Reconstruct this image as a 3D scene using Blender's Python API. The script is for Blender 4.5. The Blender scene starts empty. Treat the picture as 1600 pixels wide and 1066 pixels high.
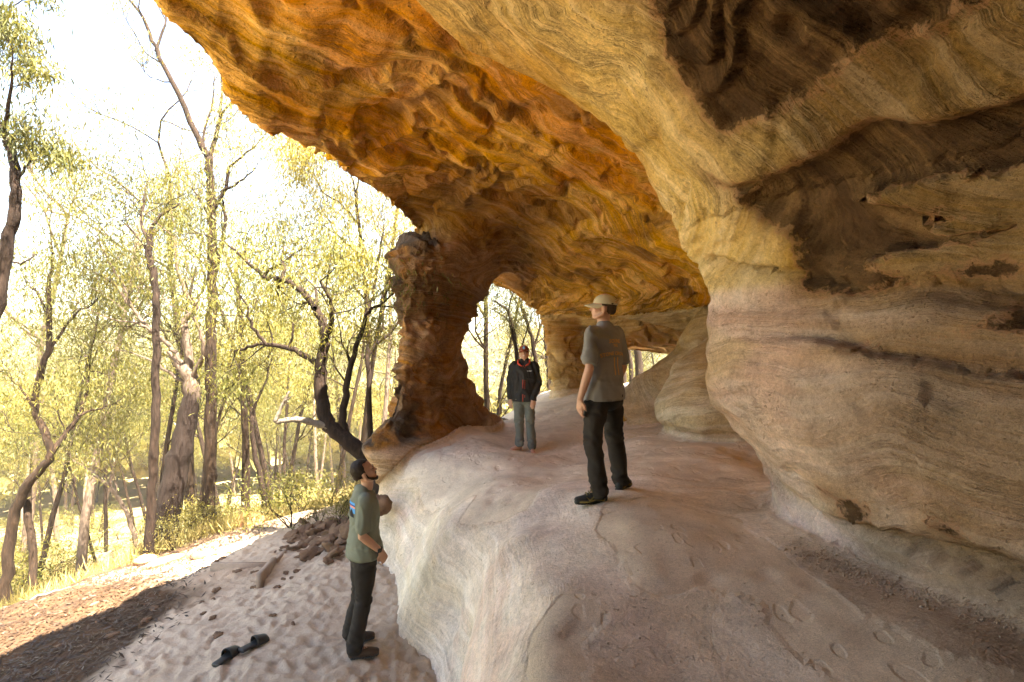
import bpy, bmesh, math, random
import numpy as np
from mathutils import Vector, Matrix, Quaternion
from mathutils.bvhtree import BVHTree

SC = bpy.context.scene
COL = SC.collection
R = math.radians

# ------------------------------------------------------------------ camera
# world unit = metre, the camera stands at the origin, +Y looks into the picture
FPX = 800.0
cd = bpy.data.cameras.new("camera")
cd.sensor_width = 36.0
cd.lens = 18.0
cd.clip_start = 0.05
cd.clip_end = 3000.0
cam = bpy.data.objects.new("camera", cd)
cam.location = (0, 0, 0)
cam.rotation_euler = (R(90), 0, 0)
COL.objects.link(cam)
SC.camera = cam

# ------------------------------------------------------------------ light
SUN_FROM = Vector((0.36, -0.28, 0.90)).normalized()
world = bpy.data.worlds.new("World")
SC.world = world
world.use_nodes = True
wn = world.node_tree
wn.nodes.clear()
sky = wn.nodes.new("ShaderNodeTexSky")
sky.sky_type = 'NISHITA'
sky.sun_disc = False
sky.sun_elevation = math.asin(SUN_FROM.z)
sky.sun_rotation = math.atan2(SUN_FROM.x, SUN_FROM.y)
sky.dust_density = 1.2
sky.air_density = 1.0
sky.ozone_density = 1.0
bg = wn.nodes.new("ShaderNodeBackground")
bg.inputs[1].default_value = 0.05
wo = wn.nodes.new("ShaderNodeOutputWorld")
wn.links.new(sky.outputs[0], bg.inputs[0])
wn.links.new(bg.outputs[0], wo.inputs[0])
sl = bpy.data.lights.new("sun", 'SUN')
sl.energy = 5.0
sl.angle = R(0.5)
sl.color = (1.0, 0.93, 0.80)
sun = bpy.data.objects.new("sun", sl)
sun.rotation_euler = SUN_FROM.to_track_quat('Z', 'Y').to_euler()
COL.objects.link(sun)

SC.view_settings.view_transform = 'Standard'
SC.view_settings.look = 'None'
SC.view_settings.gamma = 1.0
SC.view_settings.exposure = 4.0
SC.view_settings.use_white_balance = True
SC.view_settings.white_balance_temperature = 6850
SC.view_settings.white_balance_tint = 10
SC.cycles.use_denoising = True
SC.cycles.max_bounces = 12
SC.cycles.diffuse_bounces = 6
SC.cycles.transparent_max_bounces = 16
SC.cycles.sample_clamp_indirect = 6.0
SC.cycles.volume_bounces = 1

# ------------------------------------------------------------------ helpers
def at(px, py, d):
    return ((px - 800.0) * d / FPX, d, -(py - 533.0) * d / FPX)

def link(o, parent=None):
    COL.objects.link(o)
    if parent is not None:
        o.parent = parent
    return o

def tag(o, label=None, cat=None, group=None, kind=None):
    if label: o["label"] = label
    if cat: o["category"] = cat
    if group: o["group"] = group
    if kind: o["kind"] = kind
    return o

def mesh_np(name, V, F4=None, F3=None, smooth=True):
    """mesh from numpy arrays of quads and / or triangles"""
    me = bpy.data.meshes.new(name)
    V = np.asarray(V, dtype=np.float32).reshape(-1, 3)
    nq = 0 if F4 is None else len(F4)
    nt = 0 if F3 is None else len(F3)
    me.vertices.add(len(V))
    me.vertices.foreach_set("co", V.ravel())
    me.loops.add(nq * 4 + nt * 3)
    idx = []
    if nq: idx.append(np.asarray(F4, dtype=np.int32).ravel())
    if nt: idx.append(np.asarray(F3, dtype=np.int32).ravel())
    me.loops.foreach_set("vertex_index", np.concatenate(idx))
    me.polygons.add(nq + nt)
    ls = np.concatenate([np.arange(nq, dtype=np.int32) * 4, nq * 4 + np.arange(nt, dtype=np.int32) * 3])
    me.polygons.foreach_set("loop_start", ls)
    me.update(calc_edges=True)
    if smooth:
        me.polygons.foreach_set("use_smooth", np.ones(nq + nt, dtype=bool))
    return me

def obj_np(name, V, F4=None, F3=None, mat=None, parent=None, smooth=True):
    me = mesh_np(name, V, F4, F3, smooth)
    if mat: me.materials.append(mat)
    return link(bpy.data.objects.new(name, me), parent)

def verts_of(me):
    a = np.empty(len(me.vertices) * 3, dtype=np.float32)
    me.vertices.foreach_get("co", a)
    return a.reshape(-1, 3)

def normals_of(me):
    a = np.empty(len(me.vertices) * 3, dtype=np.float32)
    me.vertex_normals.foreach_get("vector", a)
    return a.reshape(-1, 3)

def faces_of(me):
    n = len(me.polygons)
    tot = np.empty(n, dtype=np.int32); me.polygons.foreach_get("loop_total", tot)
    st = np.empty(n, dtype=np.int32); me.polygons.foreach_get("loop_start", st)
    lv = np.empty(len(me.loops), dtype=np.int32); me.loops.foreach_get("vertex_index", lv)
    q = st[tot == 4]; t = st[tot == 3]
    return lv[q[:, None] + np.arange(4)], lv[t[:, None] + np.arange(3)]

def set_col(me, name, C):
    C = np.asarray(C, dtype=np.float32)
    if C.shape[1] == 3:
        C = np.concatenate([C, np.ones((len(C), 1), np.float32)], 1)
    a = me.color_attributes.new(name, 'FLOAT_COLOR', 'POINT')
    a.data.foreach_set("color", C.ravel())

def set_float(me, name, v):
    a = me.attributes.new(name, 'FLOAT', 'POINT')
    a.data.foreach_set("value", np.asarray(v, dtype=np.float32))

def sstep(a, b, x):
    t = np.clip((x - a) / (b - a), 0, 1)
    return t * t * (3 - 2 * t)

# value / gradient style noise for numpy arrays, range about -1..1
def _h(ix, iy, iz, seed):
    h = (ix * 374761393 + iy * 668265263 + iz * 2147483647 + seed * 974634777) & 0xFFFFFFFF
    h = ((h ^ (h >> 13)) * 1274126177) & 0xFFFFFFFF
    h = ((h ^ (h >> 15)) * 2246822519) & 0xFFFFFFFF
    return ((h ^ (h >> 16)) & 0xFFFFFF).astype(np.float32) / 8388607.5 - 1.0

def noise3(P, seed=0):
    P = np.asarray(P, dtype=np.float64)
    I = np.floor(P).astype(np.int64)
    f = (P - I).astype(np.float32)
    u = f * f * f * (f * (f * 6 - 15) + 10)
    x, y, z = I[:, 0] + 1000, I[:, 1] + 1000, I[:, 2] + 1000
    def L(a, b, t): return a + (b - a) * t
    ux, uy, uz = u[:, 0], u[:, 1], u[:, 2]
    r0 = L(L(_h(x, y, z, seed), _h(x + 1, y, z, seed), ux), L(_h(x, y + 1, z, seed), _h(x + 1, y + 1, z, seed), ux), uy)
    r1 = L(L(_h(x, y, z + 1, seed), _h(x + 1, y, z + 1, seed), ux), L(_h(x, y + 1, z + 1, seed), _h(x + 1, y + 1, z + 1, seed), ux), uy)
    return L(r0, r1, uz)

def fbm(P, oct=4, seed=0, gain=0.5, lac=2.03):
    s = 0; a = 1.0; t = 0
    P = np.asarray(P, dtype=np.float64)
    for k in range(oct):
        s = s + a * noise3(P, seed + 17 * k)
        t += a; a *= gain; P = P * lac + 5.17
    return s / t * 1.6

def worley(P, seed=0, cell=None):
    """distance to nearest and second nearest cell point"""
    P = np.asarray(P, dtype=np.float64)
    I = np.floor(P).astype(np.int64); f = P - I
    d1 = np.full(len(P), 9.0); d2 = np.full(len(P), 9.0)
    for dx in (-1, 0, 1):
        for dy in (-1, 0, 1):
            for dz in (-1, 0, 1):
                a, b, c = I[:, 0] + dx + 1000, I[:, 1] + dy + 1000, I[:, 2] + dz + 1000
                qx = dx + 0.5 + 0.5 * _h(a, b, c, seed) - f[:, 0]
                qy = dy + 0.5 + 0.5 * _h(a, b, c, seed + 1) - f[:, 1]
                qz = dz + 0.5 + 0.5 * _h(a, b, c, seed + 2) - f[:, 2]
                d = np.sqrt(qx * qx + qy * qy + qz * qz)
                n = d < d1
                d2 = np.where(n, d1, np.minimum(d2, d)); d1 = np.where(n, d, d1)
                if cell is not None: cell[:] = np.where(n, _h(a, b, c, seed + 7), cell)
    return d1, d2

def crom(P, n):
    """Catmull-Rom resampling along axis 0, n steps for each span"""
    P = np.asarray(P, dtype=np.float64)
    Q = np.concatenate([2 * P[:1] - P[1:2], P, 2 * P[-1:] - P[-2:-1]])
    out = []
    for i in range(len(P) - 1):
        p0, p1, p2, p3 = Q[i], Q[i + 1], Q[i + 2], Q[i + 3]
        for k in range(n):
            t = k / n
            out.append(0.5 * (2 * p1 + (p2 - p0) * t + (2 * p0 - 5 * p1 + 4 * p2 - p3) * t * t + (3 * p1 - p0 - 3 * p2 + p3) * t ** 3))
    out.append(P[-1])
    return np.array(out)

def grid_faces(nr, nc, wrap=False, off=0):
    r = np.arange(nr - 1)[:, None]; c = np.arange(nc if wrap else nc - 1)[None, :]
    c1 = (c + 1) % nc if wrap else c + 1
    a = r * nc + c; b = r * nc + c1; d = (r + 1) * nc + c1; e = (r + 1) * nc + c
    return np.stack([a + 0 * b, b + 0 * a, d, e], -1).reshape(-1, 4) + off

def tps_fit(pts, vals, lam=1e-3):
    pts = np.asarray(pts, float); vals = np.asarray(vals, float); n = len(pts)
    d = np.linalg.norm(pts[:, None] - pts[None], axis=-1)
    K = np.where(d > 0, d * d * np.log(d + 1e-12), 0) + lam * np.eye(n)
    Pm = np.concatenate([np.ones((n, 1)), pts], 1)
    A = np.block([[K, Pm], [Pm.T, np.zeros((3, 3))]])
    w = np.linalg.solve(A, np.concatenate([vals, np.zeros(3)]))
    def f(x, y):
        x = np.asarray(x, float); y = np.asarray(y, float); sh = x.shape
        x = x.ravel(); y = y.ravel(); r = np.empty(len(x))
        for s in range(0, len(x), 40000):
            X = x[s:s + 40000]; Y = y[s:s + 40000]
            dd = np.sqrt((X[:, None] - pts[None, :, 0]) ** 2 + (Y[:, None] - pts[None, :, 1]) ** 2)
            U = np.where(dd > 0, dd * dd * np.log(dd + 1e-12), 0)
            r[s:s + 40000] = U @ w[:n] + w[n] + w[n + 1] * X + w[n + 2] * Y
        return r.reshape(sh)
    return f

def remesh(name, V, F4=None, F3=None, voxel=0.05, smooth=0):
    """union of closed shells as one voxel surface -> (V, quads)"""
    me = mesh_np(name + "_src", V, F4, F3)
    o = bpy.data.objects.new(name + "_src", me)
    COL.objects.link(o)
    m = o.modifiers.new("r", 'REMESH'); m.mode = 'VOXEL'; m.voxel_size = voxel; m.adaptivity = 0
    dg = bpy.context.evaluated_depsgraph_get()
    e = o.evaluated_get(dg)
    me2 = bpy.data.meshes.new_from_object(e)
    V2 = verts_of(me2).astype(np.float64); Q, T = faces_of(me2)
    bpy.data.objects.remove(o); bpy.data.meshes.remove(me); bpy.data.meshes.remove(me2)
    if len(T):
        Q = np.concatenate([Q, np.concatenate([T, T[:, 2:3]], 1)])
    return lap(V2, Q, smooth), Q

def lap(V, Q, it, lam=0.6):
    if not it: return V
    E = np.concatenate([Q[:, [0, 1]], Q[:, [1, 2]], Q[:, [2, 3]], Q[:, [3, 0]]])
    n = len(V)
    cnt = np.bincount(E[:, 0], minlength=n) + np.bincount(E[:, 1], minlength=n)
    cnt = np.maximum(cnt, 1)
    for _ in range(it):
        S = np.stack([np.bincount(E[:, 0], V[E[:, 1], k], n) + np.bincount(E[:, 1], V[E[:, 0], k], n) for k in range(3)], 1)
        V = V + lam * (S / cnt[:, None] - V)
    return V

def vnormals(V, Q):
    a = V[Q[:, 2]] - V[Q[:, 0]]; b = V[Q[:, 3]] - V[Q[:, 1]]
    n = np.cross(a, b)
    N = np.zeros_like(V)
    for k in range(3):
        N[:, k] = sum(np.bincount(Q[:, j], n[:, k], len(V)) for j in range(4))
    return N / (np.linalg.norm(N, axis=1, keepdims=True) + 1e-12)

# ------------------------------------------------------------------ materials
def new_mat(name):
    m = bpy.data.materials.new(name); m.use_nodes = True
    nt = m.node_tree; b = nt.nodes["Principled BSDF"]
    b.inputs["Roughness"].default_value = 0.9
    b.inputs["Specular IOR Level"].default_value = 0.2
    return m, nt, b

def N(nt, t, **kw):
    n = nt.nodes.new(t)
    for k, v in kw.items():
        if k in n.inputs.keys() if isinstance(k, str) else False:
            n.inputs[k].default_value = v
        else:
            setattr(n, k, v)
    return n

def math_n(nt, op, a, b=None, c=None):
    n = nt.nodes.new("ShaderNodeMath"); n.operation = op
    for i, v in enumerate((a, b, c)):
        if v is None: continue
        if isinstance(v, (int, float)): n.inputs[i].default_value = v
        else: nt.links.new(v, n.inputs[i])
    return n.outputs[0]

def noise_n(nt, vec, scale, detail=4, rough=0.55, dist=0.0):
    n = nt.nodes.new("ShaderNodeTexNoise")
    n.inputs["Scale"].default_value = scale; n.inputs["Detail"].default_value = detail
    n.inputs["Roughness"].default_value = rough; n.inputs["Distortion"].default_value = dist
    if vec is not None: nt.links.new(vec, n.inputs["Vector"])
    return n.outputs["Fac"]

def ramp_n(nt, fac, stops):
    n = nt.nodes.new("ShaderNodeValToRGB"); e = n.color_ramp.elements
    while len(e) < len(stops): e.new(0.5)
    for i, (p, c) in enumerate(stops):
        e[i].position = p; e[i].color = (*c, 1) if len(c) == 3 else c
    nt.links.new(fac, n.inputs[0])
    return n.outputs[0]

def mix_n(nt, fac, a, b, blend='MIX'):
    n = nt.nodes.new("ShaderNodeMix"); n.data_type = 'RGBA'; n.blend_type = blend
    for i, v in ((0, fac), (6, a), (7, b)):
        if isinstance(v, (int, float)): n.inputs[i].default_value = v
        elif isinstance(v, tuple): n.inputs[i].default_value = (*v, 1) if len(v) == 3 else v
        else: nt.links.new(v, n.inputs[i])
    return n.outputs[2]

def bump_n(nt, b, layers):
    """layers: (height socket, distance in metres, strength)"""
    prev = None
    for h, dist, st in layers:
        n = nt.nodes.new("ShaderNodeBump"); n.inputs["Distance"].default_value = dist; n.inputs["Strength"].default_value = st
        nt.links.new(h, n.inputs["Height"])
        if prev: nt.links.new(prev, n.inputs["Normal"])
        prev = n.outputs[0]
    nt.links.new(prev, b.inputs["Normal"])

def rock_material():
    m, nt, b = new_mat("sandstone")
    A = lambda n: N(nt, "ShaderNodeAttribute", attribute_name=n).outputs
    col = A("Col")["Color"]; st = A("strata")["Fac"]; rg = A("rough")["Fac"]; stn = A("stain_shade")["Fac"]; snd = A("sandy")["Fac"]
    P = nt.nodes.new("ShaderNodeTexCoord").outputs["Object"]
    def c0(v, k, add=0.0):        # (v - .5) * k + add
        return math_n(nt, 'MULTIPLY_ADD', v, k, add - .5 * k)
    def mul(x, y): return math_n(nt, 'MULTIPLY', x, y)
    def add(*v):
        r = v[0]
        for q in v[1:]: r = math_n(nt, 'ADD', r, q)
        return r
    def step(v, lo, hi):
        mr = nt.nodes.new("ShaderNodeMapRange"); mr.interpolation_type = 'SMOOTHSTEP'
        nt.links.new(v, mr.inputs[0]); mr.inputs[1].default_value = lo; mr.inputs[2].default_value = hi
        return mr.outputs[0]
    cmb = nt.nodes.new("ShaderNodeCombineXYZ"); nt.links.new(st, cmb.inputs[2])
    sv = nt.nodes.new("ShaderNodeVectorMath"); sv.operation = 'MULTIPLY_ADD'
    nt.links.new(P, sv.inputs[0]); sv.inputs[1].default_value = (0.07, 0.07, 0.0)
    nt.links.new(cmb.outputs[0], sv.inputs[2])
    bands = noise_n(nt, sv.outputs[0], 7.0, 6, 0.7)
    fine = noise_n(nt, sv.outputs[0], 38.0, 4, 0.65)
    blot = noise_n(nt, P, 1.5, 6, 0.6, 0.4)
    patch = noise_n(nt, P, 1.1, 3, 0.5)
    mid = noise_n(nt, P, 12.0, 5, 0.65)
    grain2 = noise_n(nt, P, 45.0, 4, 0.65)
    grain = noise_n(nt, P, 170.0, 2, 0.7)
    pm = step(patch, .40, .62)
    finep = mul(fine, pm)
    sandm = step(add(snd, c0(mid, .6)), -.10, .10)
    hard = mul(math_n(nt, 'MULTIPLY_ADD', sandm, -.85, 1.0), math_n(nt, 'MULTIPLY_ADD', rg, .55, .42))
    f = add(c0(blot, 1.1, 1.0), mul(c0(bands, 1.5), rg), mul(mul(c0(fine, .9), pm), rg), mul(c0(mid, 1.1), hard), mul(c0(grain2, 1.3), hard), c0(grain, 1.1))
    f = math_n(nt, 'MAXIMUM', f, .15)
    c = nt.nodes.new("ShaderNodeVectorMath"); c.operation = 'SCALE'
    nt.links.new(col, c.inputs[0]); nt.links.new(f, c.inputs[3])
    hs = nt.nodes.new("ShaderNodeHueSaturation"); nt.links.new(c.outputs[0], hs.inputs["Color"])
    nt.links.new(c0(bands, -1.2, 1.03), hs.inputs["Saturation"])
    # thin dark iron lines that follow the bedding and give out in places
    ln = math_n(nt, 'ABSOLUTE', c0(bands, 1.0)); l1 = mul(mul(math_n(nt, 'SUBTRACT', 1.0, step(ln, .004, .016)), pm), rg)
    c1 = mix_n(nt, mul(l1, .38), hs.outputs[0], (.13, .065, .025))
    # weathering pits
    pn = noise_n(nt, P, 24.0, 3, 0.55); ppm = step(noise_n(nt, P, 1.9, 3, .5), .50, .60)
    pitm = mul(mul(step(pn, .63, .67), ppm), hard)
    c1 = mix_n(nt, mul(pitm, .6), c1, (.16, .09, .045))
    # dark iron crust with a broken rim, and painted shade of small holes
    rim = add(stn, c0(mid, .22), c0(grain2, .10))
    es = step(rim, -.02, .02)
    rim2 = mul(step(rim, -.05, -.02), math_n(nt, 'SUBTRACT', 1.0, es))
    sn2 = noise_n(nt, sv.outputs[0], 5.0, 5, 0.65)
    darkc = ramp_n(nt, sn2, [(.32, (.045, .024, .013)), (.5, (.105, .057, .028)), (.66, (.25, .145, .065))])
    dsc = nt.nodes.new("ShaderNodeVectorMath"); dsc.operation = 'SCALE'; nt.links.new(darkc, dsc.inputs[0]); nt.links.new(f, dsc.inputs[3])
    c1 = mix_n(nt, mul(rim2, .5), c1, (.42, .20, .11))
    c1 = mix_n(nt, es, c1, dsc.outputs[0])
    scol = nt.nodes.new("ShaderNodeVectorMath"); scol.operation = 'SCALE'; scol.inputs[0].default_value = (.68, .56, .43)
    nt.links.new(add(c0(blot, .9, 1.0), c0(grain, 1.2), c0(grain2, .6)), scol.inputs[3])
    c2 = mix_n(nt, mul(sandm, .8), c1, scol.outputs[0])
    nt.links.new(c2, b.inputs["Base Color"])
    # footprints and scuffs in the drifted sand
    mp = nt.nodes.new("ShaderNodeMapping"); mp.inputs["Rotation"].default_value = (0, 0, .5); mp.inputs["Scale"].default_value = (9.5, 5.5, .3); nt.links.new(P, mp.inputs[0])
    nz = nt.nodes.new("ShaderNodeTexNoise"); nz.inputs["Scale"].default_value = 4.0; nt.links.new(P, nz.inputs["Vector"])
    mv = nt.nodes.new("ShaderNodeVectorMath"); mv.operation = 'MULTIPLY_ADD'; nt.links.new(nz.outputs["Color"], mv.inputs[0]); mv.inputs[1].default_value = (1.5, 1.5, 0); nt.links.new(mp.outputs[0], mv.inputs[2])
    vo = nt.nodes.new("ShaderNodeTexVoronoi"); vo.inputs["Scale"].default_value = 1.0; nt.links.new(mv.outputs[0], vo.inputs["Vector"])
    dent = step(vo.outputs["Distance"], .26, .42)
    some = math_n(nt, 'GREATER_THAN', noise_n(nt, P, 1.4, 2, .5), .5)
    ht = mul(add(mul(dent, some), mul(mid, .9)), sandm)
    gr = mul(grain2, hard)
    bump_n(nt, b, [(mul(bands, rg), .08, .9), (mul(finep, rg), .018, .8), (mul(mid, hard), .035, .6), (gr, .016, .8), (grain, .005, .8), (ht, .0075, .7), (es, -.03, .9), (pitm, -.03, .9), (l1, -.01, .8)])
    b.inputs["Roughness"].default_value = 0.95
    b.inputs["Specular IOR Level"].default_value = 0.1
    return m
M_ROCK = rock_material()
NTREES, NSHRUB = 125, 110
# ------------------------------------------------------------------ the cave
CR = {  # cross sections of roof and wall: Y -> (x, z) from the outer lip to the wall's foot
 -6.6: [(-4.5,-2.2),(-3.6,-2.2),(-2.5,-2.2),(-1.5,-2.2),(-.6,-2.2),(.4,-2.2),(1.4,-2.2),(2.2,-2.2),(2.8,-2.2),(3.1,-2.3),(3.2,-2.4),(3.3,-2.5),(3.4,-2.6)],
 -5.6: [(-2.4,-2.4),(-2.3,-1.2),(-2.0,.6),(-1.3,1.1),(-.6,1.1),(.4,1.1),(1.4,1.1),(2.2,.9),(2.8,.5),(3,0),(2.9,-.6),(3,-1.1),(3.1,-2.0)],
 -4.0: [(-2.5,-2.8),(-2.4,-.8),(-2.1,1.2),(-1.4,2.0),(-.6,2.2),(.4,2.2),(1.4,2.0),(2.2,1.7),(2.8,1.1),(3,.3),(2.9,-.4),(3,-1),(3.1,-1.9)],
 -1.0: [(-2.6,-2.9),(-2.5,-.9),(-2.2,1.2),(-1.5,2.2),(-.6,2.4),(.3,2.3),(1.2,2.0),(2.0,1.6),(2.7,1.0),(2.9,.3),(2.8,-.3),(2.8,-.9),(2.9,-1.9)],
  1.0: [(-3.1,-2.7),(-2.95,-.6),(-2.4,1.6),(-1.5,2.6),(-.6,2.65),(.2,2.3),(1.0,2.0),(1.8,1.6),(2.5,1.05),(2.75,.35),(2.6,-.3),(2.5,-.85),(2.75,-1.8)],  # unseen rows up to here: left side lowered to keep light off the wall
  1.9: [(-3.7,1.2),(-3.2,2.2),(-2.4,2.8),(-1.4,2.75),(-.5,2.6),(.3,2.25),(1.0,1.95),(1.65,1.6),(2.3,1.1),(2.6,.45),(2.45,-.1),(2.32,-.7),(2.6,-1.75)],
  2.5: [(-3.8,3.4),(-3.0,3.35),(-2.1,3.1),(-1.2,2.85),(-.4,2.6),(.4,2.25),(1.0,1.9),(1.55,1.55),(2.1,1.1),(2.4,.5),(2.25,0),(2.15,-.65),(2.5,-1.75)],
  3.2: [(-3.25,3.2),(-2.5,3.05),(-1.8,2.9),(-1.0,2.75),(-.2,2.5),(.4,2.2),(.9,1.85),(1.35,1.4),(1.75,.95),(2.0,.45),(1.85,-.1),(1.85,-.7),(2.35,-1.6)],
  4.0: [(-2.88,2.72),(-2.2,2.75),(-1.5,2.75),(-.8,2.65),(0,2.4),(.6,2.05),(1.0,1.6),(1.3,1.1),(1.5,.72),(1.72,.35),(1.62,-.2),(1.82,-.75),(2.25,-1.7)],
  4.6: [(-2.68,2.38),(-2.05,2.5),(-1.4,2.6),(-.7,2.6),(-.1,2.5),(.6,2.1),(1.0,1.65),(1.3,1.2),(1.6,.8),(1.86,.4),(1.9,-.2),(2.1,-.8),(2.45,-1.6)],
  5.3: [(-2.5,2.12),(-1.9,2.4),(-1.2,2.6),(-.5,2.7),(.2,2.6),(.9,2.25),(1.6,1.95),(2.2,1.6),(2.7,1.2),(3.0,.5),(3.0,-.2),(3.0,-.9),(3.1,-1.7)],
  6.0: [(-2.28,2.15),(-1.7,2.35),(-1.0,2.6),(-.3,2.75),(.4,2.7),(1.2,2.5),(2.0,2.15),(2.8,1.8),(3.4,1.2),(3.8,.5),(3.8,-.2),(3.8,-.9),(3.8,-1.7)],
  8.0: [(-1.95,2.1),(-1.4,2.2),(-.7,2.4),(0,2.5),(.8,2.5),(1.6,2.35),(2.4,2.05),(3.1,1.6),(3.7,1.1),(4.2,.5),(4.3,-.2),(4.3,-.9),(4.3,-1.7)],
 10.0: [(-1.72,1.9),(-1.2,1.92),(-.6,2.0),(.1,2.0),(.8,1.95),(1.5,1.9),(2.3,1.75),(3,1.4),(3.7,1.0),(4.4,.5),(4.6,-.2),(4.7,-.9),(4.8,-1.7)],
 12.0: [(-1.2,1.7),(-.8,1.6),(-.3,1.45),(.2,1.38),(.9,1.35),(1.6,1.35),(2.3,1.3),(3,1.15),(3.8,.9),(4.6,.5),(5,-.2),(5.2,-.9),(5.3,-1.7)],
 14.0: [(-.8,1.7),(-.3,1.5),(.2,1.2),(.7,.8),(1.3,.6),(1.9,.5),(2.6,.35),(3.2,.2),(3.9,.1),(4.6,.0),(5.2,-.3),(5.4,-.9),(5.5,-1.7)],
 16.0: [(-.4,2.2),(0,2.0),(.5,1.6),(1,1.0),(1.5,.4),(2.1,0),(2.8,-.2),(3.4,-.3),(4.1,-.38),(4.8,-.5),(5.4,-.7),(5.6,-1.1),(5.8,-1.7)],
}
OFFV = np.array([(1.1,-.2,1.2),(1.4,-.2,1.9),(1.5,0,2.4),(1.5,0,2.6),(1.6,0,2.7),(1.8,0,2.7),(2.0,0,2.6),(2.2,0,2.4),(2.4,0,2.0),(2.5,0,1.4),(2.5,0,.8),(2.5,0,.3),(2.5,0,-.4)], float)

def roof_shell():
    ys = sorted(CR)
    G = np.array([[(x, y, z) for x, z in CR[y]] for y in ys])            # rows x cols x 3
    B = G + OFFV[None]
    def dense(A):
        A = crom(A, 8)
        A = np.swapaxes(crom(np.swapaxes(A, 0, 1), 5), 0, 1)
        return A
    G = dense(G); B = dense(B)
    nr, nc = G.shape[:2]
    loop = np.concatenate([G, B[:, ::-1]], 1)                             # closed ring for each row
    m = loop.shape[1]
    V = loop.reshape(-1, 3)
    F = grid_faces(nr, m, wrap=True)
    caps = []
    for r in (0, nr - 1):
        for c in range(nc - 1):
            a, b_ = r * m + c, r * m + c + 1
            d, e = r * m + (m - 2 - c), r * m + (m - 1 - c)
            caps.append((a, b_, d, e) if r == 0 else (e, d, b_, a))
    return V, np.concatenate([F, np.array(caps)])

def fin(levels, n=28, sub=5, p=0.85):
    """upright rock fin: levels (z, Ax, Ay, Bx, By, thickness) -> closed tube"""
    L = crom(np.array(levels, float), sub)
    t = np.arange(n) / n * 2 * math.pi
    c, s = np.cos(t), np.sin(t)
    c = np.sign(c) * np.abs(c) ** p; s = np.sign(s) * np.abs(s) ** p
    V = []
    for z, ax, ay, bx, by, th in L:
        C = np.array([(ax + bx) / 2, (ay + by) / 2]); H = np.array([(bx - ax) / 2, (by - ay) / 2])
        Pn = np.array([-H[1], H[0]]); Pn = Pn / np.linalg.norm(Pn) * th / 2
        ring = C + H * c[:, None] + Pn * s[:, None]
        V.append(np.concatenate([ring, np.full((n, 1), z)], 1))
    V = np.array(V); nr = len(V)
    V = V.reshape(-1, 3)
    F = grid_faces(nr, n, wrap=True)
    V = np.concatenate([V, V[:n].mean(0)[None], V[-n:].mean(0)[None]])
    b0, b1 = len(V) - 2, len(V) - 1
    k = np.arange(n)
    T = np.concatenate([np.stack([k * 0 + b0, (k + 1) % n, k], 1), np.stack([k * 0 + b1, (nr - 1) * n + k, (nr - 1) * n + (k + 1) % n], 1)])
    return V, np.concatenate([F, np.concatenate([T, T[:, 2:3]], 1)])

# rock floor: heights measured where people stand, the knoll and its flank down to the low sand
FL = [(.65,4.3,-1.35),(.88,4.75,-1.40),(.21,8.5,-1.84),(0,10.5,-1.85),(-.3,11.7,-1.86),(.9,14,-1.6),(2.9,14,-1.45),(.8,12,-1.72),(4.2,16,-1.5),(1,17.5,-1.8),
 (-1.2,9.4,-1.82),(-.84,6.7,-1.93),(-1.3,6.6,-2.25),(-1.5,6.5,-2.8),(-1.9,7.3,-2.2),(-2.3,7.0,-3.1),(-1.95,6.5,-3.3),(-1.5,8,-1.85),
 (.24,4.75,-1.42),(-.25,5.1,-1.62),(-.62,5.05,-1.85),(-.70,4.85,-2.2),(-.80,4.7,-2.95),(-1.3,5.6,-3.0),(-1.0,5.7,-2.3),(-.13,3.95,-1.62),(.12,4.2,-1.49),(.2,3.7,-1.5),(.35,3.2,-1.5),(-.1,4.45,-1.6),(.45,4.0,-1.42),(.3,2.6,-1.53),(.45,4.5,-1.4),(.0,3.6,-1.62),(.1,3.3,-1.56),(.08,2.75,-1.6),(-.2,3.3,-2.0),(-.34,3.7,-2.3),(-.50,3.9,-3.0),(-.47,4.25,-2.45),
 (.76,3.05,-1.42),(.56,2.25,-1.5),(1.47,2.94,-1.36),(1.1,2.2,-1.45),(1.7,2.3,-1.36),(2.4,2.6,-1.32),(.4,6,-1.65),(1.0,5.6,-1.52),(0,0,-1.65),(1,0,-1.5),(2.5,0,-1.5),(-.7,1.2,-2.3),(-1.1,1.5,-3.2),(-.25,1.2,-1.75),(-.25,2.4,-2.3),(-.42,2.4,-3.1),(-.1,2.3,-1.75),
 (1.9,5.2,-1.42),(1.86,7.4,-1.56),(2.96,7.9,-1.46),(1.9,4.05,-1.37),(2.2,3.3,-1.33),(4.5,6,-1.5),(4.5,10,-1.5),(2.8,11.2,-1.5),(5.5,14,-1.4),
 (-1.4,0,-3.3),(-1.8,-3,-3.2),(0,-4,-1.7),(2.5,-4,-1.6),(0,-6.5,-1.9),(3,-6.5,-1.9),(-2.4,-6.5,-3.3),(-1.9,3,-3.6),(-2.2,4.5,-3.8),(-2.4,5.8,-3.7),(-2.6,8.6,-3.4),(-2.2,9.6,-3.2),(-1.6,12.6,-2.6),(-.9,12.2,-2.05),(-.6,13.6,-2.4),(-.4,15.5,-2.4),(-.6,17.4,-2.8)]
floor_h = tps_fit([(a, b) for a, b, c in FL], [c for a, b, c in FL], 2e-3)

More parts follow.
